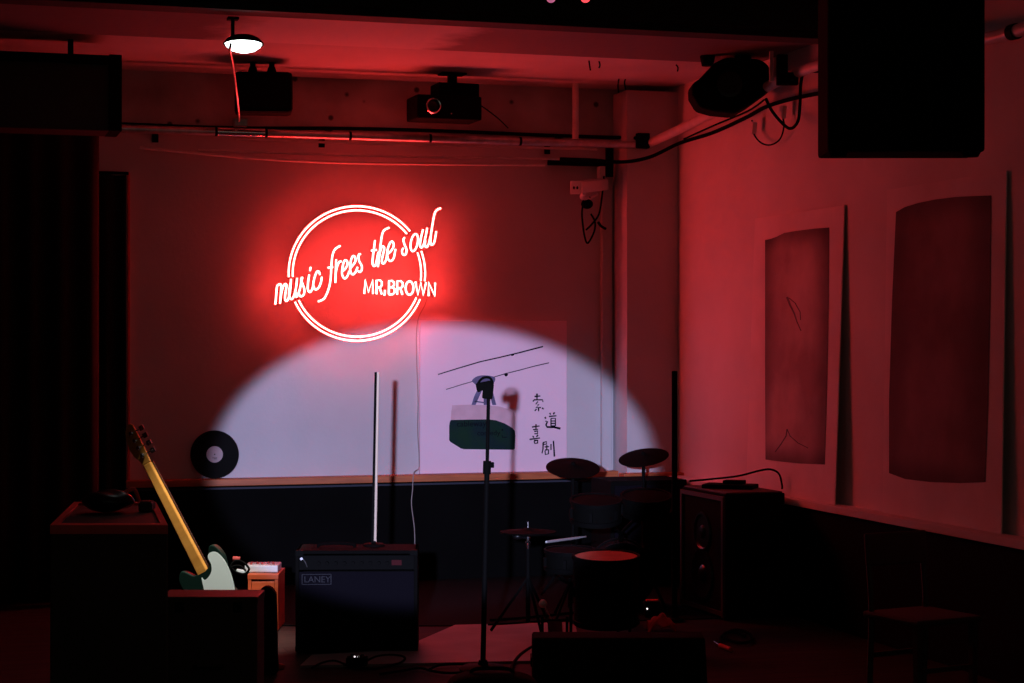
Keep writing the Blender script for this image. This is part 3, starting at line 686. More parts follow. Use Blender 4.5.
# ------------------------------------------------------------------ guitar amplifier
SA = 200
q = at(356.5, 652, SA); q.z = .0
t = thing('guitar_amplifier', 'wide black combo guitar amplifier standing on stage floor under the neon sign', 'amplifier', q, -AL+math.radians(1.5))
W = .61; H = .505; D = .30
mb = MB()
mb.box((-W/2+.009, D/2, H/2+.01), (.018, D, H)).box((W/2-.009, D/2, H/2+.01), (.018, D, H)).box((0, D/2, H+.001), (W, D, .018)).box((0, D/2, .02), (W, D, .02)).box((0, D-.008, H/2), (W-.03, .014, H-.02)).box((0, .1, H-.075), (W-.03, .016, .012))
mb.build('cabinet', M['tolex'], t, bevel=.004)
MB().box((0, .02, .215), (W-.036, .014, .385), bev=.003).build('grille_cloth', M['grille'], t)
MB().box((0, .018, H-.052), (W-.036, .012, .07)).build('control_panel', M['blackmetal'], t)
for k in range(9):
    x = -.19+k*.043
    MB().lathe([(0, 0), (.010, 0), (.009, .014), (0, .015)], 12, Matrix.Translation((x, .012, H-.055)) @ Matrix.Rotation(PI/2, 4, 'X')).build('knob', M['blackmetal'], t, smooth=True)
MB().tube([(-.272, .008, H-.03), (-.255, -.012, H-.045), (-.246, 0, H-.072)], .0025, 6, smooth=3).build('input_lead', M['steel'], t, smooth=True)
MB().lathe([(0, 0), (.008, 0), (.007, .02), (0, .02)], 10, Matrix.Translation((-.274, .012, H-.03)) @ Matrix.Rotation(PI/2, 4, 'X')).build('input_plug', M['chrome'], t, smooth=True)
MB().box((.2, .0105, H-.052), (.05, .004, .026)).build('badge', M['badge'], t)
fr = MB()
x0, x1, z0, z1 = -.272, -.128, .345, .395
for (a_, b_, c_, d_) in (((x0+x1)/2, z0, x1-x0, .003), ((x0+x1)/2, z1, x1-x0, .003), (x0, (z0+z1)/2, .004, z1-z0), (x1, (z0+z1)/2, .004, z1-z0)): fr.box((a_, .0115, b_), (c_, .003, d_))
lp = fr.build('logo_plate', M['dimlogo'], t)
text_part('logo_lettering', 'LANEY', .044, M['dimlogo'], t, Matrix.Translation((x0+.008, .0125, z0+.01)) @ TX, world=False)
for sx in (-1, 1):
    for zz_ in (H-.004, .025): MB().box((sx*(W/2-.02), .012, zz_), (.042, .026, .03), bev=.004).build('corner_guard', M['blackmetal'], t)
    for yy in (.04, D-.04): MB().lathe([(0, 0), (.02, 0), (.022, .012), (0, .012)], 14, Matrix.Translation((sx*(W/2-.05), yy, 0))).build('foot', M['rubber'], t)
MB().tube([(-.2, D/2, H+.01), (-.195, D/2, H+.025), (-.11, D/2, H+.03), (-.025, D/2, H+.025), (-.02, D/2, H+.01)], .008, 8, smooth=3).build('carry_handle', M['rubber'], t, smooth=True)
AT = MW[t.name]; HT = H+.0105
# light tube on amp
def relm(px, py, D_=.06): return None
b0 = AT @ Vector((.088, .20, HT)); 
d_ = ray(374, 546); tt = (HT-CAM.z)/d_.z; b0 = CAM+d_*tt
# keep on the amp top
loc_ = AT.inverted() @ b0; loc_.y = min(max(loc_.y, .08), .22); loc_.z = HT; b0 = AT @ loc_
t = thing('light_tube_stand', 'tall slim pale light tube on round base standing on guitar amplifier', 'light tube', b0+UP*.002, -AL)
MB().lathe([(0, 0), (.056, 0), (.056, .006), (.05, .011), (.014, .014), (.012, .025), (0, .025)], 32).build('round_base', M['blackmetal'], t, smooth=True)
sl = F_PX/((b0-CAM).dot(FW)); HH = (546-372.5)/sl
MB().hull([(-.013, -.010, .014), (-.001, -.010, .014), (-.001, .014, .014), (-.013, .014, .014)], [(.003, -.010, HH), (.015, -.010, HH), (.015, .014, HH), (.003, .014, HH)]).build('channel', M['blackmetal'], t)
MB().tube([(.006, -.002, .016), (.022, -.002, HH)], .0072, 10).build('diffuser', M['tubewhite'], t, smooth=True)

# black pole right of drums
q = at(674.5, 621, 179.5); q.z = 0
t = thing('light_tube_stand', 'tall slim black light tube standing by the corner behind the drums', 'light tube', q, -AL)
MB().lathe([(0, .007), (.055, .007), (.055, .016), (.02, .024), (.018, .05), (0, .05)], 32).build('round_base', M['blackmetal'], t, smooth=True)
hp = 1.56+(341.5-371)/179.5
MB().box((0, 0, hp/2+.02), (.030, .03, hp-.04), bev=.005).build('channel', M['black'], t)

# ------------------------------------------------------------------ microphone stand in front
SM = 211
q = at(483, 668, SM); q.z = 0
t = thing('microphone_stand', 'tall thin black stand with clip in front of the cable car poster', 'stand', q, -AL)
MB().lathe([(0, 0), (.11, 0), (.115, .01), (.10, .022), (.025, .03), (.02, .05), (0, .05)], 36).build('round_base', M['blackmetal'], t, smooth=True)
def mp_(px, py): return Vector(((px-483)/SM, 0, 1.56+(341.5-py)/SM))
cyl(MB(), (0, 0, .04), mp_(487, 470), .0125, 14).build('lower_pole', M['blackmetal'], t, smooth=True)
cyl(MB(), mp_(487, 474), mp_(488.6, 392), .0085, 14).build('upper_pole', M['blackmetal'], t, smooth=True)
cyl(MB(), mp_(486.8, 474), mp_(487.2, 461), .019, 16).build('clutch', M['black'], t, smooth=True)
MB().lathe([(0, 0), (.012, 0), (.014, .02), (.012, .024), (0, .024)], 12, Matrix.Translation(mp_(489, 465)) @ Matrix.Rotation(PI/2, 4, 'Y')).build('wing_knob', M['black'], t, smooth=True)
MB().box(mp_(488, 391), (.05, .04, .075), rot=Euler((0, .1, 0)), bev=.008).box(mp_(484, 386), (.075, .035, .04), rot=Euler((0, -.2, 0)), bev=.008).build('clip', M['black'], t)
MB().tube([mp_(479, 392), mp_(478, 384), mp_(483, 378), mp_(490, 378), mp_(493, 384)], .006, 8, smooth=4).build('clip_arm', M['black'], t, smooth=True)

# ------------------------------------------------------------------ drums
def cymbal(px, py, s, r, tilt, roll, label):
    c = at(px, py, s); t = thing('cymbal_stand', label, 'cymbal', (c.x, c.y, .006), -AL)
    h = c.z-.006
    m = Matrix.Translation((0, 0, h)) @ Matrix.Rotation(math.radians(roll), 4, 'Y') @ Matrix.Rotation(math.radians(tilt), 4, 'X')
    MB().lathe([(0, .014), (.02, .014), (.035, .006), (r*.7, .0), (r, -.008), (r, -.012), (r*.7, -.005), (.035, .0), (0, .004)], 48, m).build('cymbal', M['rubber'], t, smooth=True)
    MB().lathe([(0, .014), (.014, .014), (.012, .03), (0, .035)], 12, m).build('wing_nut', M['blackmetal'], t, smooth=True)
    cyl(MB(), (0, 0, .10), (0, 0, h-.01), .011, 12).build('pole', M['blackmetal'], t, smooth=True)
    for k in range(3):
        a_ = 2*PI*k/3+.5
        MB().tube([(0, 0, .30), (.22*math.cos(a_), .22*math.sin(a_), .012)], .008, 8).build('leg', M['blackmetal'], t)
    return t
cymbal(573, 466.5, 166, .163, 18, 2, 'round black cymbal on stand overlapping lower right corner of the poster')
cymbal(643.5, 456, 160, .158, 16, -9, 'tilted round black cymbal on stand in front of the column')
def drum(name, px, py, s, r, h, tilt, label, legs=0, ms='black', mh='rubber', rot=0, cat='drum'):
    c = at(px, py, s); t = thing(name, label, cat, c, -AL, rot=None)
    m = Matrix.Rotation(math.radians(rot), 4, 'Z') @ Matrix.Rotation(math.radians(tilt), 4, 'X')
    MB().lathe([(0, -h), (r*.98, -h), (r, -.012), (r*.96, -.008), (0, -.008)], 40, m).build('shell', M[ms], t, smooth=True)
    MB().lathe([(0, -.008), (r*.97, -.008), (r*.97, -.002), (r*.9, .0), (0, .0)], 40, m).build('drum_head', M[mh], t, smooth=True)
    for z in (-.012, -h+.012):
        MB().lathe([(r, -.014+z+.012), (r+.008, -.014+z+.012), (r+.008, .006+z+.012), (r*.97, .006+z+.012), (r*.97, z)], 40, m).build('hoop', M['blackmetal'], t, smooth=True)
    for k in range(6):
        a_ = 2*PI*k/6+.3; MB().box(m @ Vector(((r+.009)*math.cos(a_), (r+.009)*math.sin(a_), -h/2)), (.016, .016, .05), rot=Euler((0, 0, a_))).build('lug', M['blackmetal'], t)
    if legs:
        for k in range(3):
            a_ = 2*PI*k/3-.9; x, y = (r+.016)*math.cos(a_), (r+.016)*math.sin(a_)
            MB().tube([(x, y, -h*.35), (x, y, -c.z+.05), (x*1.1, y*1.1, -c.z+.008)], .008, 8).build('leg', M['blackmetal'], t)
    return t
S5 = 192
t = drum('floor_tom', 606, 556, S5, .17, .36, 4, 'black floor drum with red-lit head standing in front of the drum kit', 1, 'black', 'drumhead')
for ch in t.children:
    if ch.name.startswith('drum_head'): ch['label'] = 'pale drum head glowing red'
drum('tom_drum', 596, 500, 178, .14, .13, 10, 'small black tom drum below the left cymbal', 0)
drum('tom_drum', 646, 496, 176, .14, .11, 12, 'small black tom drum below the tilted cymbal', 0)
drum('snare_drum', 570, 550, 178, .14, .12, 3, 'shallow black snare drum under the resting drumstick', 0)
c = at(621, 561, 170)
t = thing('bass_drum', 'big black bass drum lying sideways at the back of the kit', 'drum', (c.x, c.y, .006), -AL)
m = Matrix.Translation((0, -.15, .195)) @ Matrix.Rotation(-PI/2, 4, 'X')
MB().lathe([(0, 0), (.17, 0), (.18, .01), (.18, .29), (.17, .30), (0, .30)], 48, m).build('shell', M['black'], t, smooth=True)
for z in (0, .275): MB().lathe([(.172, z-.006), (.190, z-.006), (.190, z+.03), (.18, z+.03)], 48, m).build('hoop', M['blackmetal'], t, smooth=True)
for sx in (-1, 1): MB().tube([(sx*.18, -.1, .16), (sx*.25, -.17, .006)], .009, 8).build('spur_leg', M['blackmetal'], t)
for (pxx, pyy, s_x) in ((602, 500, 176), (640, 498, 175)):
    e_ = at(pxx, pyy, s_x)-UP*.135+FW*.06
    MB().tube([MW[t.name] @ Vector((0, 0, .36)), MW[t.name] @ Vector((0, .02, .42)), e_+UP*.03], .010, 8, smooth=4).build('tom_arm', M['blackmetal'], t, world=True, smooth=True)
# snare stand
c = at(570, 550, 178)
t = thing('snare_stand', 'black tripod stand holding up the snare drum', 'stand', (c.x, c.y, .006), -AL)
cyl(MB(), (0, 0, .06), (0, 0, c.z-.165), .011, 12).build('pole', M['blackmetal'], t, smooth=True)
for k in range(3):
    a_ = 2*PI*k/3; MB().tube([(0, 0, .2), (.16*math.cos(a_), .16*math.sin(a_), .012)], .008, 8).build('leg', M['blackmetal'], t)
    MB().tube([(0, 0, c.z-.2), (.13*math.cos(a_), .13*math.sin(a_), c.z-.152)], .007, 8).build('basket_arm', M['blackmetal'], t)
# drumstick
A = at(546, 542, 188); Bq = at(576, 538, 180)
m_, l_ = seg_m(A, Bq)
o = MB().lathe([(0, 0), (.006, .004), (.0075, .03), (.0075, l_*1.0), (.004, l_*1.3), (.005, l_*1.34), (0, l_*1.36)], 12, m_).build('drumstick', M['white'], smooth=True); props(o, 'pale wooden drumstick lying across the snare drum', 'drumstick')
# hi-hat
c = at(528, 545, 188)
t = thing('hi_hat_stand', 'hi-hat stand with shiny chrome rod left of the snare drum', 'cymbal', (c.x, c.y, .006), -AL)
zz = lambda py: 1.56+(341.5-py)/188-.006
cyl(MB(), (0, 0, zz(534)), (0, 0, zz(522)), .0055, 12).build('pull_rod', M['chrome'], t, smooth=True)
MB().lathe([(0, zz(549)), (.008, zz(549)), (.013, zz(545)), (.016, zz(542.5)), (.009, zz(541)), (.012, zz(538)), (.012, zz(534)), (0, zz(534))], 16).build('clutch', M['chrome'], t, smooth=True)
for k, z in enumerate((zz(531.5), zz(533))):
    sg = 1 if k == 0 else -1
    MB().lathe([(0, z+.022*sg), (.02, z+.018*sg), (.04, z+.008*sg), (.15, z), (.15, z-.003*sg), (.04, z+.005*sg), (0, z+.012*sg)], 40).build('cymbal', M['rubber'], t, smooth=True)
cyl(MB(), (0, 0, .06), (0, 0, zz(549)), .012, 12).build('pole', M['blackmetal'], t, smooth=True)
for k in range(3):
    a_ = 2*PI*k/3+.9; MB().tube([(0, 0, .3), (.2*math.cos(a_), .2*math.sin(a_), .012)], .008, 8).build('leg', M['blackmetal'], t)
MB().ball((-.055, -.02, zz(536)), .022, (1.3, .8, .8)).tube([(-.055, -.02, zz(536)), (0, 0, zz(538))], .008).build('tension_knob', M['blackgloss'], t, smooth=True)
# kick pedal
c = at(551, 640, 191); 
t = thing('kick_pedal', 'black kick drum pedal with round grey beater standing up', 'pedal', (c.x, c.y, .012), -AL)
MB().box((.02, -.06, .01), (.10, .26, .014), bev=.003).build('base_plate', M['blackmetal'], t)
MB().box((.02, -.09, .05), (.075, .22, .010), rot=Euler((.25, 0, 0)), bev=.003).build('footboard', M['black'], t)
for sx in (-.045, .085): MB().box((sx, .03, .055), (.014, .03, .10)).build('post', M['black'], t)
cyl(MB(), (-.045, .03, .085), (.085, .03, .085), .006, 10).build('axle', M['blackmetal'], t)
zb = 1.56+(341.5-604.5)/191-.012
cyl(MB(), (.005, .03, .085), (-.038, .03, zb), .003, 8).build('beater_shaft', M['steel'], t, smooth=True)
MB().ball((-.042, .03, zb), .022, (1, 1, 1)).build('beater', M['white'], t, smooth=True)

# bass cabinet behind kit
q = at(655, 600, 158); q.z = .014; q.y = YCOL-.50
t = thing('bass_cabinet', 'dark bass speaker cabinet against the column behind the drums', 'speaker', q, 0)
hz = .66
MB().box((0, .2, hz/2), (.52, .38, hz), bev=.008).build('cabinet', M['tolex'], t)
MB().box((0, .005, hz/2), (.47, .014, hz-.06), bev=.003).build('grille', M['grille'], t)
for sx in (-.2, .2): MB().box((sx, .2, .0), (.04, .3, .012)).build('foot', M['rubber'], t)

# ------------------------------------------------------------------ speaker on right
Bc = at(733, 612, 178); Bc.z = 0; Ac = at(690, 604, 169); Ac.z = 0
dv = (Bc-Ac); W = dv.length; ang = math.atan2(dv.y, dv.x)
q = (Ac+Bc)/2+Vector((-.07, -.05, 0))
t = thing('floor_speaker', 'square dark floor speaker angled against right wall under the leaning painting', 'speaker', q, ang)
H = .70; D = .37
mb = MB()
mb.box((0, D/2, H/2+.012), (W, D, H-.012), bev=.006); mb.build('cabinet', M['tolex'], t)
mb = MB(); mb.box((-W/2+.012, -.006, H/2), (.024, .016, H-.03)).box((W/2-.012, -.006, H/2), (.024, .016, H-.03)).box((0, -.006, H-.02), (W, .016, .024)).box((0, -.006, .035), (W, .016, .024)); mb.build('front_frame', M['brown'], t)
for zc, r in ((.47, .10), (.23, .13)):
    mm = Matrix.Translation((0, -.002, zc)) @ Matrix.Rotation(PI/2, 4, 'X')
    d = MB().lathe([(r, -.002), (r+.015, .002), (r+.012, .010), (r, .010), (r*.9, .0), (r*.4, -.0), (r*.3, .012), (0, .018)], 36, mm).build('driver', M['blackgloss'], t, smooth=True)
MB().box((0, D/2, H+.008), (W-.02, D-.02, .012)).build('top_panel', M['brown'], t, bevel=.003)
for sx in (-1, 1):
    for yy in (.05, D-.05): MB().lathe([(0, 0), (.02, 0), (.022, .014), (0, .014)], 12, Matrix.Translation((sx*(W/2-.05), yy, 0))).build('foot', M['rubber'], t)
MB().tube([at(690, 481, 168), at(712, 479, 170), at(738, 476, 172), at(760, 470.5, 173), at(771, 469.5, 173.5), at(779, 474, 174), at(782, 485, 174.5), at(782, 489, 174.5)], .006, 8, smooth=6).build('cable', M['rubber'], t, world=True, smooth=True)
q = MW[t.name] @ Vector((-.02, .18, H+.014))
o = MB().box((0, 0, .012), (.30, .16, .024), bev=.006).box((.02, .02, .035), (.12, .08, .02), bev=.004).build('power_strip', M['black'], None); o.location = q; o.rotation_euler = (0, 0, ang+.9); props(o, 'flat black device lying on top of the floor speaker', 'device')

# ------------------------------------------------------------------ left front: trapezoid cabinet with tray top, guitar, low case
SF, SB = 300, 262
FLc, FRc, BRc, BLc = at(50, 525, SF), at(168, 525, SF), at(156, 500, SB), at(74, 500, SB)
ztop = FLc.z
for v in (BRc, BLc): v.z = ztop
t = thing('tapered_cabinet', 'waist-high dark cabinet with raised red-lit tray top at lower left', 'cabinet', ((FLc.x+BRc.x)/2, (FLc.y+BRc.y)/2, 0))
loop = [FLc, FRc, BRc, BLc]
z_ = lambda v, z: Vector((v.x, v.y, z))
cen = sum(loop, Vector())/4
def ins(v, k): return v+(cen-v)*k
MB().hull([z_(v, .03) for v in loop], [z_(v, ztop-.03) for v in loop]).build('cabinet_body', M['brown'], t, world=True, bevel=.006)
MB().hull([z_(v, .0) for v in [ins(v, .06) for v in loop]], [z_(v, .03) for v in [ins(v, .06) for v in loop]]).build('plinth', M['black'], t, world=True)
mb = MB(); n = 4
for i in range(n):
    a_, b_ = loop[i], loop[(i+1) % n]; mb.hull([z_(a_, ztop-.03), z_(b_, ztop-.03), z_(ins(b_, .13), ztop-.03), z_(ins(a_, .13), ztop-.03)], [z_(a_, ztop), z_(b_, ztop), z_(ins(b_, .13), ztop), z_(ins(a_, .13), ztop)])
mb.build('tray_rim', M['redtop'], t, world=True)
il = [ins(v, .12) for v in loop]
MB().hull([z_(v, ztop-.03) for v in il], [z_(v, ztop-.008) for v in il]).build('tray_inlay', M['brown'], t, world=True)
q = on_z(108, 512, ztop-.007); zz0 = ztop-.007
t = thing('rounded_bag', 'small rounded black bag on top of the tapered cabinet', 'bag', (q.x, q.y, zz0+.006), .2)
mb = MB().ball((0, 0, .035), .09, (1.1, 1.0, .42), 24)
for v in mb.bm.verts: v.co += Vector((math.sin(v.co.x*40)*.004, 0, math.sin(v.co.x*60+v.co.y*35)*.004))
mb.build('bag_body', M['blackgloss'], t, smooth=True)
MB().tube([(.05, -.02, .06), (.09, -.02, .075), (.115, 0, .03)], .008, 8, smooth=4).build('strap', M['redtop'], t, smooth=True)
q = on_z(147, 509, ztop)
o = MB().box((0, 0, .016), (.05, .07, .032), bev=.004).box((0, 0, .034), (.04, .05, .004)).build('small_box', M['brown']); o.location = (q.x, q.y, zz0+.001); o.rotation_euler = (0, 0, -.3); props(o, 'tiny dark box at the right end of the cabinet tray', 'box')
# low case in front of guitar
SL = 262
q0, q1 = at(160, 597, SL), at(257, 597, SL)
ztl = q0.z; W = (q1-q0).length
mid = (q0+q1)/2
t = thing('equipment_case', 'low dark equipment case in front of the white guitar', 'case', (mid.x, mid.y, 0), -AL)
MB().box((0, .11, ztl/2), (W, .21, ztl-.03), bev=.005).build('case_body', M['brown'], t)
MB().box((0, .11, ztl-.014), (W+.006, .215, .028), bev=.006).build('case_lid', M['brown'], t)
for sx in (-W*.3, W*.3): MB().box((sx, .0, ztl-.04), (.035, .008, .04), bev=.003).build('latch', M['blackmetal'], t)
MB().tube([(-.05, .0, ztl*.55), (-.045, -.02, ztl*.55-.005), (.045, -.02, ztl*.55-.005), (.05, 0, ztl*.55)], .006, 8, smooth=3).build('case_handle', M['blackmetal'], t, smooth=True)
# guitar (leaning, back turned to the room)
SG = 196
foot = at(241, 647, SG); foot.z = 0
tip = at(124, 428, SG); tip += FW*.10
axis2 = (tip-foot).normalized(); LG = (tip-foot).length; kz = LG/1.25
side = RT - axis2*RT.dot(axis2); side.normalize()
side = Quaternion(axis2, math.radians(-20)) @ side
nrmg = axis2.cross(side).normalized()
rotm = Matrix((side, nrmg, axis2)).transposed()   # local x=side, y=away, z=axis
t = thing('electric_guitar', 'electric guitar with white plate and yellow maple neck leaning between cabinet and low case', 'guitar', foot+UP*.012, rot=rotm)
bo = [(0,.0),(.08,.005),(.14,.045),(.165,.11),(.155,.19),(.12,.255),(.11,.31),(.135,.38),(.15,.44),(.135,.495),(.105,.51),(.08,.475),(.06,.43),(.035,.415),(-.035,.415),(-.055,.42),(-.085,.455),(-.11,.465),(-.14,.43),(-.14,.37),(-.11,.29),(-.115,.24),(-.16,.18),(-.175,.11),(-.145,.04),(-.08,.004)]
def shp(p): return [(v.x, v.y*kz) for v in catmull([Vector((x, z, 0)) for x, z in p], 4, True)]
MB().prism(shp(bo), .040, Matrix.Translation((0, -.020, 0))).build('body', M['bodyedge'], t, bevel=.005)
n_w = nrmg; P0 = MW[t.name] @ Vector((0, -.0215, 0))
pgp = [(201.5,578),(204.5,580),(208.5,577),(211.5,571),(211,564),(208,558),(208.5,554),(212,551.8),(217,552.5),(222,557),(227,564.5),(231,574),(234,585),(235,597),(234,612),(229,625),(214,622),(208,608),(205,594)]
pgw = [on_plane(v.x, v.y, P0, n_w) for v in catmull([Vector((x, y, 0)) for x, y in pgp], 3, True)]
MB().hull(pgw, [v+n_w*.0014 for v in pgw]).build('white_plate', M['plate'], t, world=True)
ZN = 1.03*kz
MB().hull([(-.032, -.020, .40*kz), (.032, -.020, .40*kz), (.030, .010, .40*kz), (-.030, .010, .40*kz)], [(-.024, -.016, ZN), (.024, -.016, ZN), (.023, .008, ZN), (-.023, .008, ZN)]).build('neck', M['maple'], t, bevel=.007)
MB().hull([(-.031, .0105, .38*kz), (.034, .0105, .38*kz), (.034, .018, .38*kz), (-.031, .018, .38*kz)], [(-.023, .0085, ZN), (.028, .0085, ZN), (.028, .015, ZN), (-.023, .015, ZN)]).build('fretboard', M['rosewood'], t)
for k in range(20):
    z = ZN-(ZN-.42*kz)*(1-2**(-(k+1)/12))/(1-2**(-20/12)); f_ = (ZN-z)/(ZN-.38*kz)
    MB().box((.002, .0155+.003*f_, z), (.054+.010*f_, .005, .0025)).build('fret', M['chrome'], t)
hs = [(-.024,0),(-.030,.03),(-.046,.06),(-.052,.10),(-.045,.15),(-.028,.19),(-.004,.215),(.016,.218),(.030,.205),(.030,.15),(.030,.08),(.026,.02),(.024,0)]
MB().prism([(x, ZN+z*kz) for x, z in hs], .013, Matrix.Translation((0, -.014, 0))).build('headstock', M['maple'], t, bevel=.002)
for k in range(4):
    z = ZN+(.045+k*.042)*kz
    tn = MB().lathe([(0, 0), (.013, 0), (.013, .012), (.007, .017), (0, .017)], 14, Matrix.Translation((.006, -.014, z)) @ Matrix.Rotation(PI/2, 4, 'X')).build('tuning_machine', M['chrome'], t, smooth=True)
    MB().box((.064, -.006, z), (.028, .007, .026), bev=.002).tube([(.01, -.012, z), (.064, -.008, z)], .0035, 6).build('tuning_peg', M['chrome'], tn)
for k in range(4):
    x = -.012+k*.008; MB().tube([(x*1.2, .026, .12), (x*.9, .020, ZN)], .0011, 5).build('string', M['steel'], t)
MB().box((0, .025, .12), (.07, .01, .04)).build('bridge', M['chrome'], t)

# ------------------------------------------------------------------ orange box, mixer, black case at left of amp
SO = 186
q = at(263, 646, SO); q.z = .0065
t = thing('orange_cabinet', 'small orange wooden cabinet between guitar and amplifier', 'cabinet', q, -AL)
zc = 1.56+(341.5-575.5)/SO; wq = 30/SO
MB().box((0, .15, zc-.014), (wq+.004, .3, .028), bev=.003).box((-wq/2+.009, .15, zc/2-.014), (.018, .3, zc-.03)).box((wq/2-.009, .15, zc/2-.014), (.018, .3, zc-.03)).box((0, .29, zc/2-.014), (wq-.03, .014, zc-.03)).build('carcass', M['orange'], t)
MB().box((0, .006, zc-.075), (wq-.04, .012, .07)).box((0, .006, zc-.19), (wq-.04, .012, .13)).build('drawer_front', M['orange'], t, bevel=.003)
MB().box((0, .1, .03), (wq-.04, .18, .02)).build('shelf', M['orange'], t)
q = at(261, 575.5, SO-1); q.z = zc+.008
t = thing('mixing_console', 'slim white mixing console on top of the orange cabinet', 'mixer', q, -AL)
MB().box((0, .09, .02), (.18, .17, .038), bev=.006).build('console_body', M['white'], t)
for i in range(5):
    MB().lathe([(0, .038), (.007, .038), (.006, .05), (0, .051)], 10, Matrix.Translation((-.06+i*.03, .05+.03*(i % 2), 0))).build('knob', M['redcloth'], t, smooth=True)
MB().tube([at(246, 571, SO+2), at(240, 566, SO+2), at(232, 567, SO+2), at(236, 572, SO+2), at(244, 574, SO+2), at(249, 569, SO+2), at(243, 562, SO+2), at(235, 561, SO+2), at(230, 568, SO+2), at(231, 580, SO+2)], .006, 8, smooth=6).build('cable', M['rubber'], t, world=True, smooth=True)
cyl(MB(), at(233, 558.5, SO), at(240, 559, SO), .013, 10).build('red_plug', M['redcloth'], t, world=True, smooth=True)
MB().box(at(241, 571.5, SO), (.05, .03, .02), rot=Euler((0, .2, 0)), bev=.003).build('white_plug', M['white'], t, world=True)
q = at(266, 652, 214); q.z = 0
t = thing('gig_bag', 'black round-topped gig bag standing before the orange cabinet', 'bag', q, -AL)
zt_ = 1.56+(341.5-587)/214
pts = [(-.046, 0), (.046, 0), (.050, .10), (.046, zt_-.07), (.038, zt_-.025), (.018, zt_-.003), (-.008, zt_), (-.032, zt_-.02), (-.044, zt_-.07), (-.05, .1)]
MB().prism([(v.x, v.y) for v in catmull([Vector((x, z, 0)) for x, z in pts], 3, True) if v.y >= 0] , .06).build('bag_body', M['black'], t, bevel=.008)
MB().tube([(-.018, -.004, zt_-.18), (-.015, -.006, zt_-.21), (-.012, -.004, zt_-.24)], .0055, 8, smooth=3).build('pale_tag', M['cablewhite'], t, smooth=True)

# ------------------------------------------------------------------ small floor things
q = on_z(357, 668, 0)
t = thing('effects_pedal', 'small black effects pedal with a white light in front of the amplifier', 'pedal', (q.x, q.y, .013), -AL)
MB().box((0, 0, .02), (.10, .07, .04), bev=.006).build('pedal_body', M['black'], t)
MB().lathe([(0, .04), (.009, .04), (.007, .052), (0, .053)], 12, Matrix.Translation((.01, -.01, 0))).build('foot_switch', M['chrome'], t, smooth=True)
MB().ball((-.01, -.012, .043), .0045).build('indicator_light', M['ledwhite'], t)
for k in range(2): MB().lathe([(0, .04), (.009, .04), (.007, .05), (0, .05)], 12, Matrix.Translation((-.025+k*.05, .02, 0))).build('knob', M['blackgloss'], t)
def fcab(pts, r, label, z=.014):
    w_ = [on_z(x, y, z) for x, y in pts]; pipe('floor_cable', w_, r, M['rubber'], label, 'cable', smooth=6)
fcab([(362,664),(375,657),(390,655),(404,657),(402,662),(388,666),(372,669),(350,666),(335,661),(322,663),(312,668)], .006, 'looped black cable on the floor in front of the amplifier')
fcab([(430,669),(440,665),(460,664),(478,666),(470,671),(450,673),(432,671),(420,668),(400,671),(380,674)], .006, 'looped black cable on the floor left of the stand base')
fcab([(511,672),(513,664),(520,655),(530,648),(541,643)], .008, 'curved black cable running to the kick pedal')
fcab([(490,620),(520,618),(550,615),(580,612)], .007, 'straight black cable lying on the carpet behind the pedal', .014)
fcab([(488,625),(515,623.5),(545,621),(575,619)], .007, 'second straight cable nearer the edge of the carpet', .014)
q = on_z(277, 669, 0)
o = MB().box((0, 0, .012), (.06, .05, .022), rot=Euler((0, 0, .3)), bev=.006).box((.0, -.01, .025), (.03, .02, .006)).build('small_case', M['redcloth']); o.location = (q.x, q.y, 0); props(o, 'tiny red case on the floor left of the amplifier', 'case')
q = on_z(661, 631, 0)
t = thing('folded_cloth', 'rumpled red cloth heaped on the floor right of the floor drum', 'cloth', (q.x, q.y, .008), -AL)
mb = MB()
bmesh.ops.create_grid(mb.bm, x_segments=16, y_segments=16, size=.075)
for v in mb.bm.verts:
    r = v.co.length/.075
    v.co.z = max(.0, .075*(1-r*r*.55)+.018*math.sin(v.co.x*70+1)*math.cos(v.co.y*55))
mb.build('cloth', M['redcloth'], t, smooth=True).modifiers.new('Cloth', 'SOLIDIFY').thickness = .006
q = on_z(652, 618, 0)
t = thing('foot_controller', 'small pale-edged foot controller behind the red cloth', 'pedal', (q.x, q.y, .008), -AL)
MB().box((0, 0, .045), (.085, .07, .09), bev=.008).build('controller_body', M['black'], t)
MB().box((0, -.01, .093), (.07, .045, .008), bev=.003).build('top_plate', M['redtop'], t)
MB().ball((-.03, -.042, .05), .005).build('indicator_light', M['ledwhite'], t)
fcab([(745,636),(735,632),(724,634),(730,640),(742,643),(752,640),(748,633),(735,630),(722,636),(720,644)], .008, 'coiled black cable on the floor below the floor speaker')
pl = [on_z(713, 641, .012), on_z(727, 650, .012)]
t = thing('jack_plug', 'short shiny jack plug lying on the floor beneath the floor speaker', 'plug', pl[0])
cyl(MB(), on_z(714, 641.5, .012), on_z(720, 645.5, .012), .004, 10).build('tip', M['chrome'], t, world=True, smooth=True)
cyl(MB(), on_z(720, 645.5, .014), on_z(731, 649.5, .014), .012, 12).build('sleeve', M['redcloth'], t, world=True, smooth=True)
q = on_z(701, 662, 0)
o = MB().ball((0, 0, .018), .018, (1.2, 1, 1)).build('small_ball', M['redcloth'], smooth=True); o.location = q; props(o, 'tiny red ball-shaped knob on the floor at bottom right of the drums', 'knob')

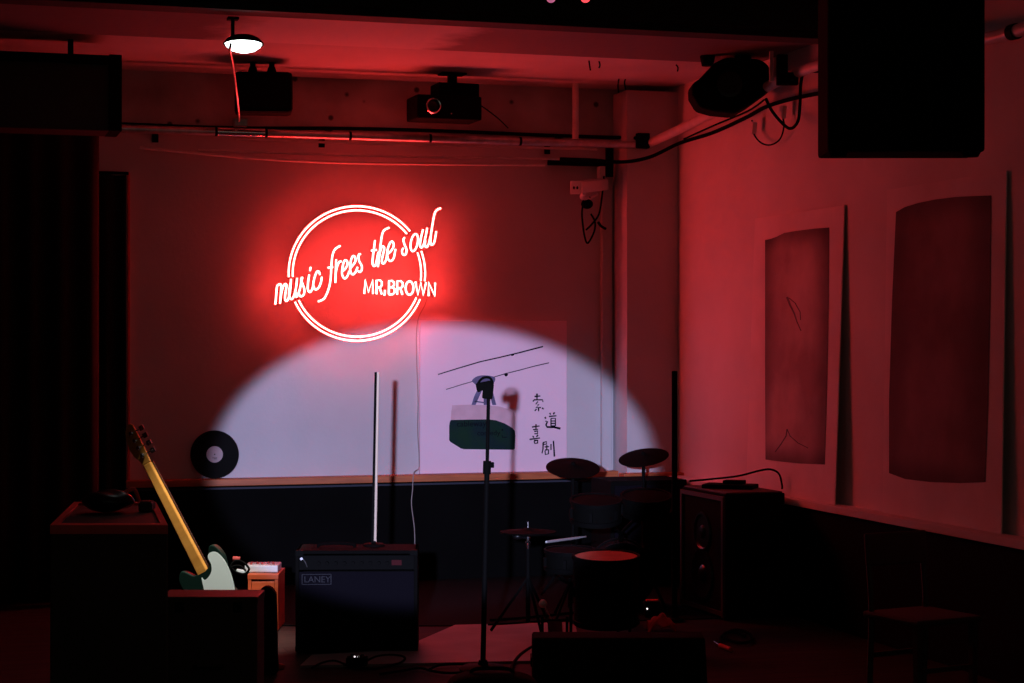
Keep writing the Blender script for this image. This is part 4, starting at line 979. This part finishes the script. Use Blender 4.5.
# stage monitor wedge in foreground
SW = 236
q = at(620, 700, SW); q.z = 0
t = thing('stage_monitor', 'low wide black wedge monitor in the foreground before the drums', 'speaker', q, -AL)
zt_ = 1.56+(341.5-640)/SW
W = 175/SW
sec = [(-.02, 0), (.36, 0), (.36, zt_*.75), (.24, zt_), (.10, zt_*.98), (-.02, zt_*.35)]
a_ = [Vector((-W/2, y, z)) for y, z in sec]; b_ = [Vector((W/2, y, z)) for y, z in sec]
MB().hull(a_, b_).build('cabinet', M['tolex'], t, bevel=.012)
m4 = Matrix.Translation((0, .035, zt_*.66)) @ Matrix.Rotation(math.atan2(zt_*.63, .12), 4, 'X')
MB().box(m4 @ Vector((0, 0, .008)), (W-.05, .13, .012), rot=m4.to_3x3(), bev=.003).build('grille', M['black'], t)
for sx in (-1, 1): MB().box((sx*(W/2+.003), .2, zt_*.6), (.008, .12, .04), bev=.003).build('side_handle', M['blackmetal'], t)
q = at(492, 684, 262); q.z = 0
t = thing('equipment_bag', 'low black soft bag at the bottom edge below the stand', 'bag', q, -AL)
mb = MB(); zt_ = 1.56+(341.5-672)/262
bmesh.ops.create_uvsphere(mb.bm, u_segments=28, v_segments=14, radius=1)
for v in mb.bm.verts:
    c_ = v.co; sgn = lambda x: (1 if x >= 0 else -1)
    v.co = Vector((sgn(c_.x)*abs(c_.x)**.6*.19, sgn(c_.y)*abs(c_.y)**.6*.13, (sgn(c_.z)*abs(c_.z)**.5+1)/2*zt_))
mb.build('bag_body', M['carpet'], t, smooth=True)
MB().tube([(-.08, 0, zt_-.006), (-.06, 0, zt_+.012), (.06, 0, zt_+.012), (.08, 0, zt_-.006)], .007, 8, smooth=4).build('bag_handle', M['rubber'], t, smooth=True)

# wooden chair bottom right
q = at(922, 692, 236); q.z = 0
t = thing('wooden_chair', 'dim dark wooden chair in shadow at lower right', 'chair', q, -AL+.5)
MB().box((0, 0, .45), (.40, .40, .03), bev=.01).build('seat', M['brown'], t)
MB().box((0, .19, .76), (.38, .022, .16), rot=Euler((-.1, 0, 0)), bev=.01).build('backrest', M['brown'], t)
for sx in (-1, 1):
    MB().hull([(sx*.17-.012, -.18, 0), (sx*.17+.012, -.18, 0), (sx*.17+.012, -.156, 0), (sx*.17-.012, -.156, 0)], [(sx*.17-.018, -.185, .437), (sx*.17+.018, -.185, .437), (sx*.17+.018, -.15, .437), (sx*.17-.018, -.15, .437)]).build('leg', M['brown'], t)
    MB().tube([(sx*.17, .19, 0), (sx*.17, .17, .44), (sx*.17, .185, .66), (sx*.17, .205, .83)], .015, 8, smooth=4).build('leg', M['brown'], t, smooth=True)
for yy, z in ((-.165, .22), (.185, .25)): MB().box((0, yy, z), (.32, .014, .024)).build('stretcher', M['brown'], t)

t.scale = (.88, .88, .88)

# ------------------------------------------------------------------ lights
def spot(name, loc, target, energy, col, size, blend, radius, scale=(1, 1, 1), upv=None):
    l = bpy.data.lights.new(name, 'SPOT'); l.energy = energy; l.color = col; l.spot_size = size; l.spot_blend = blend; l.shadow_soft_size = radius
    o = bpy.data.objects.new(name, l); COL.objects.link(o); o.location = loc
    o.rotation_euler = (Vector(target)-Vector(loc)).to_track_quat('-Z', 'Y').to_euler(); o.scale = scale; return o
sl_loc = CAM-RT*.42+UP*.2
tg = on_y(434, 470, 0)
spot('stage_spotlight', sl_loc, tg, 4000, (.58, .61, 1.0), 2*math.atan(227/F_PX), .15, .05, (1, .665, 1))
ll = hc+nrm*.075
spot('clamp_lamp_beam', ll, at(212, 535, 196), 560, (.93, 1, .92), math.radians(25), .7, .04)

w = bpy.data.worlds.new('World'); SC.world = w; w.use_nodes = True
w.node_tree.nodes['Background'].inputs[0].default_value = (.9, 1.0, .75, 1); w.node_tree.nodes['Background'].inputs[1].default_value = .09

# ------------------------------------------------------------------ camera
cam = bpy.data.cameras.new('Camera'); cam.lens = F_PX/1024*36; cam.sensor_width = 36; cam.clip_end = 60
co = bpy.data.objects.new('Camera', cam); COL.objects.link(co); co.location = CAM; co.rotation_euler = (PI/2, 0, -AL)
SC.camera = co
SC.view_settings.view_transform = 'Standard'; SC.view_settings.look = 'None'; SC.view_settings.exposure = 0; SC.view_settings.gamma = 1
SC.view_settings.use_curve_mapping = False
SC.cycles.use_denoising = True
SC.cycles.max_bounces = 6
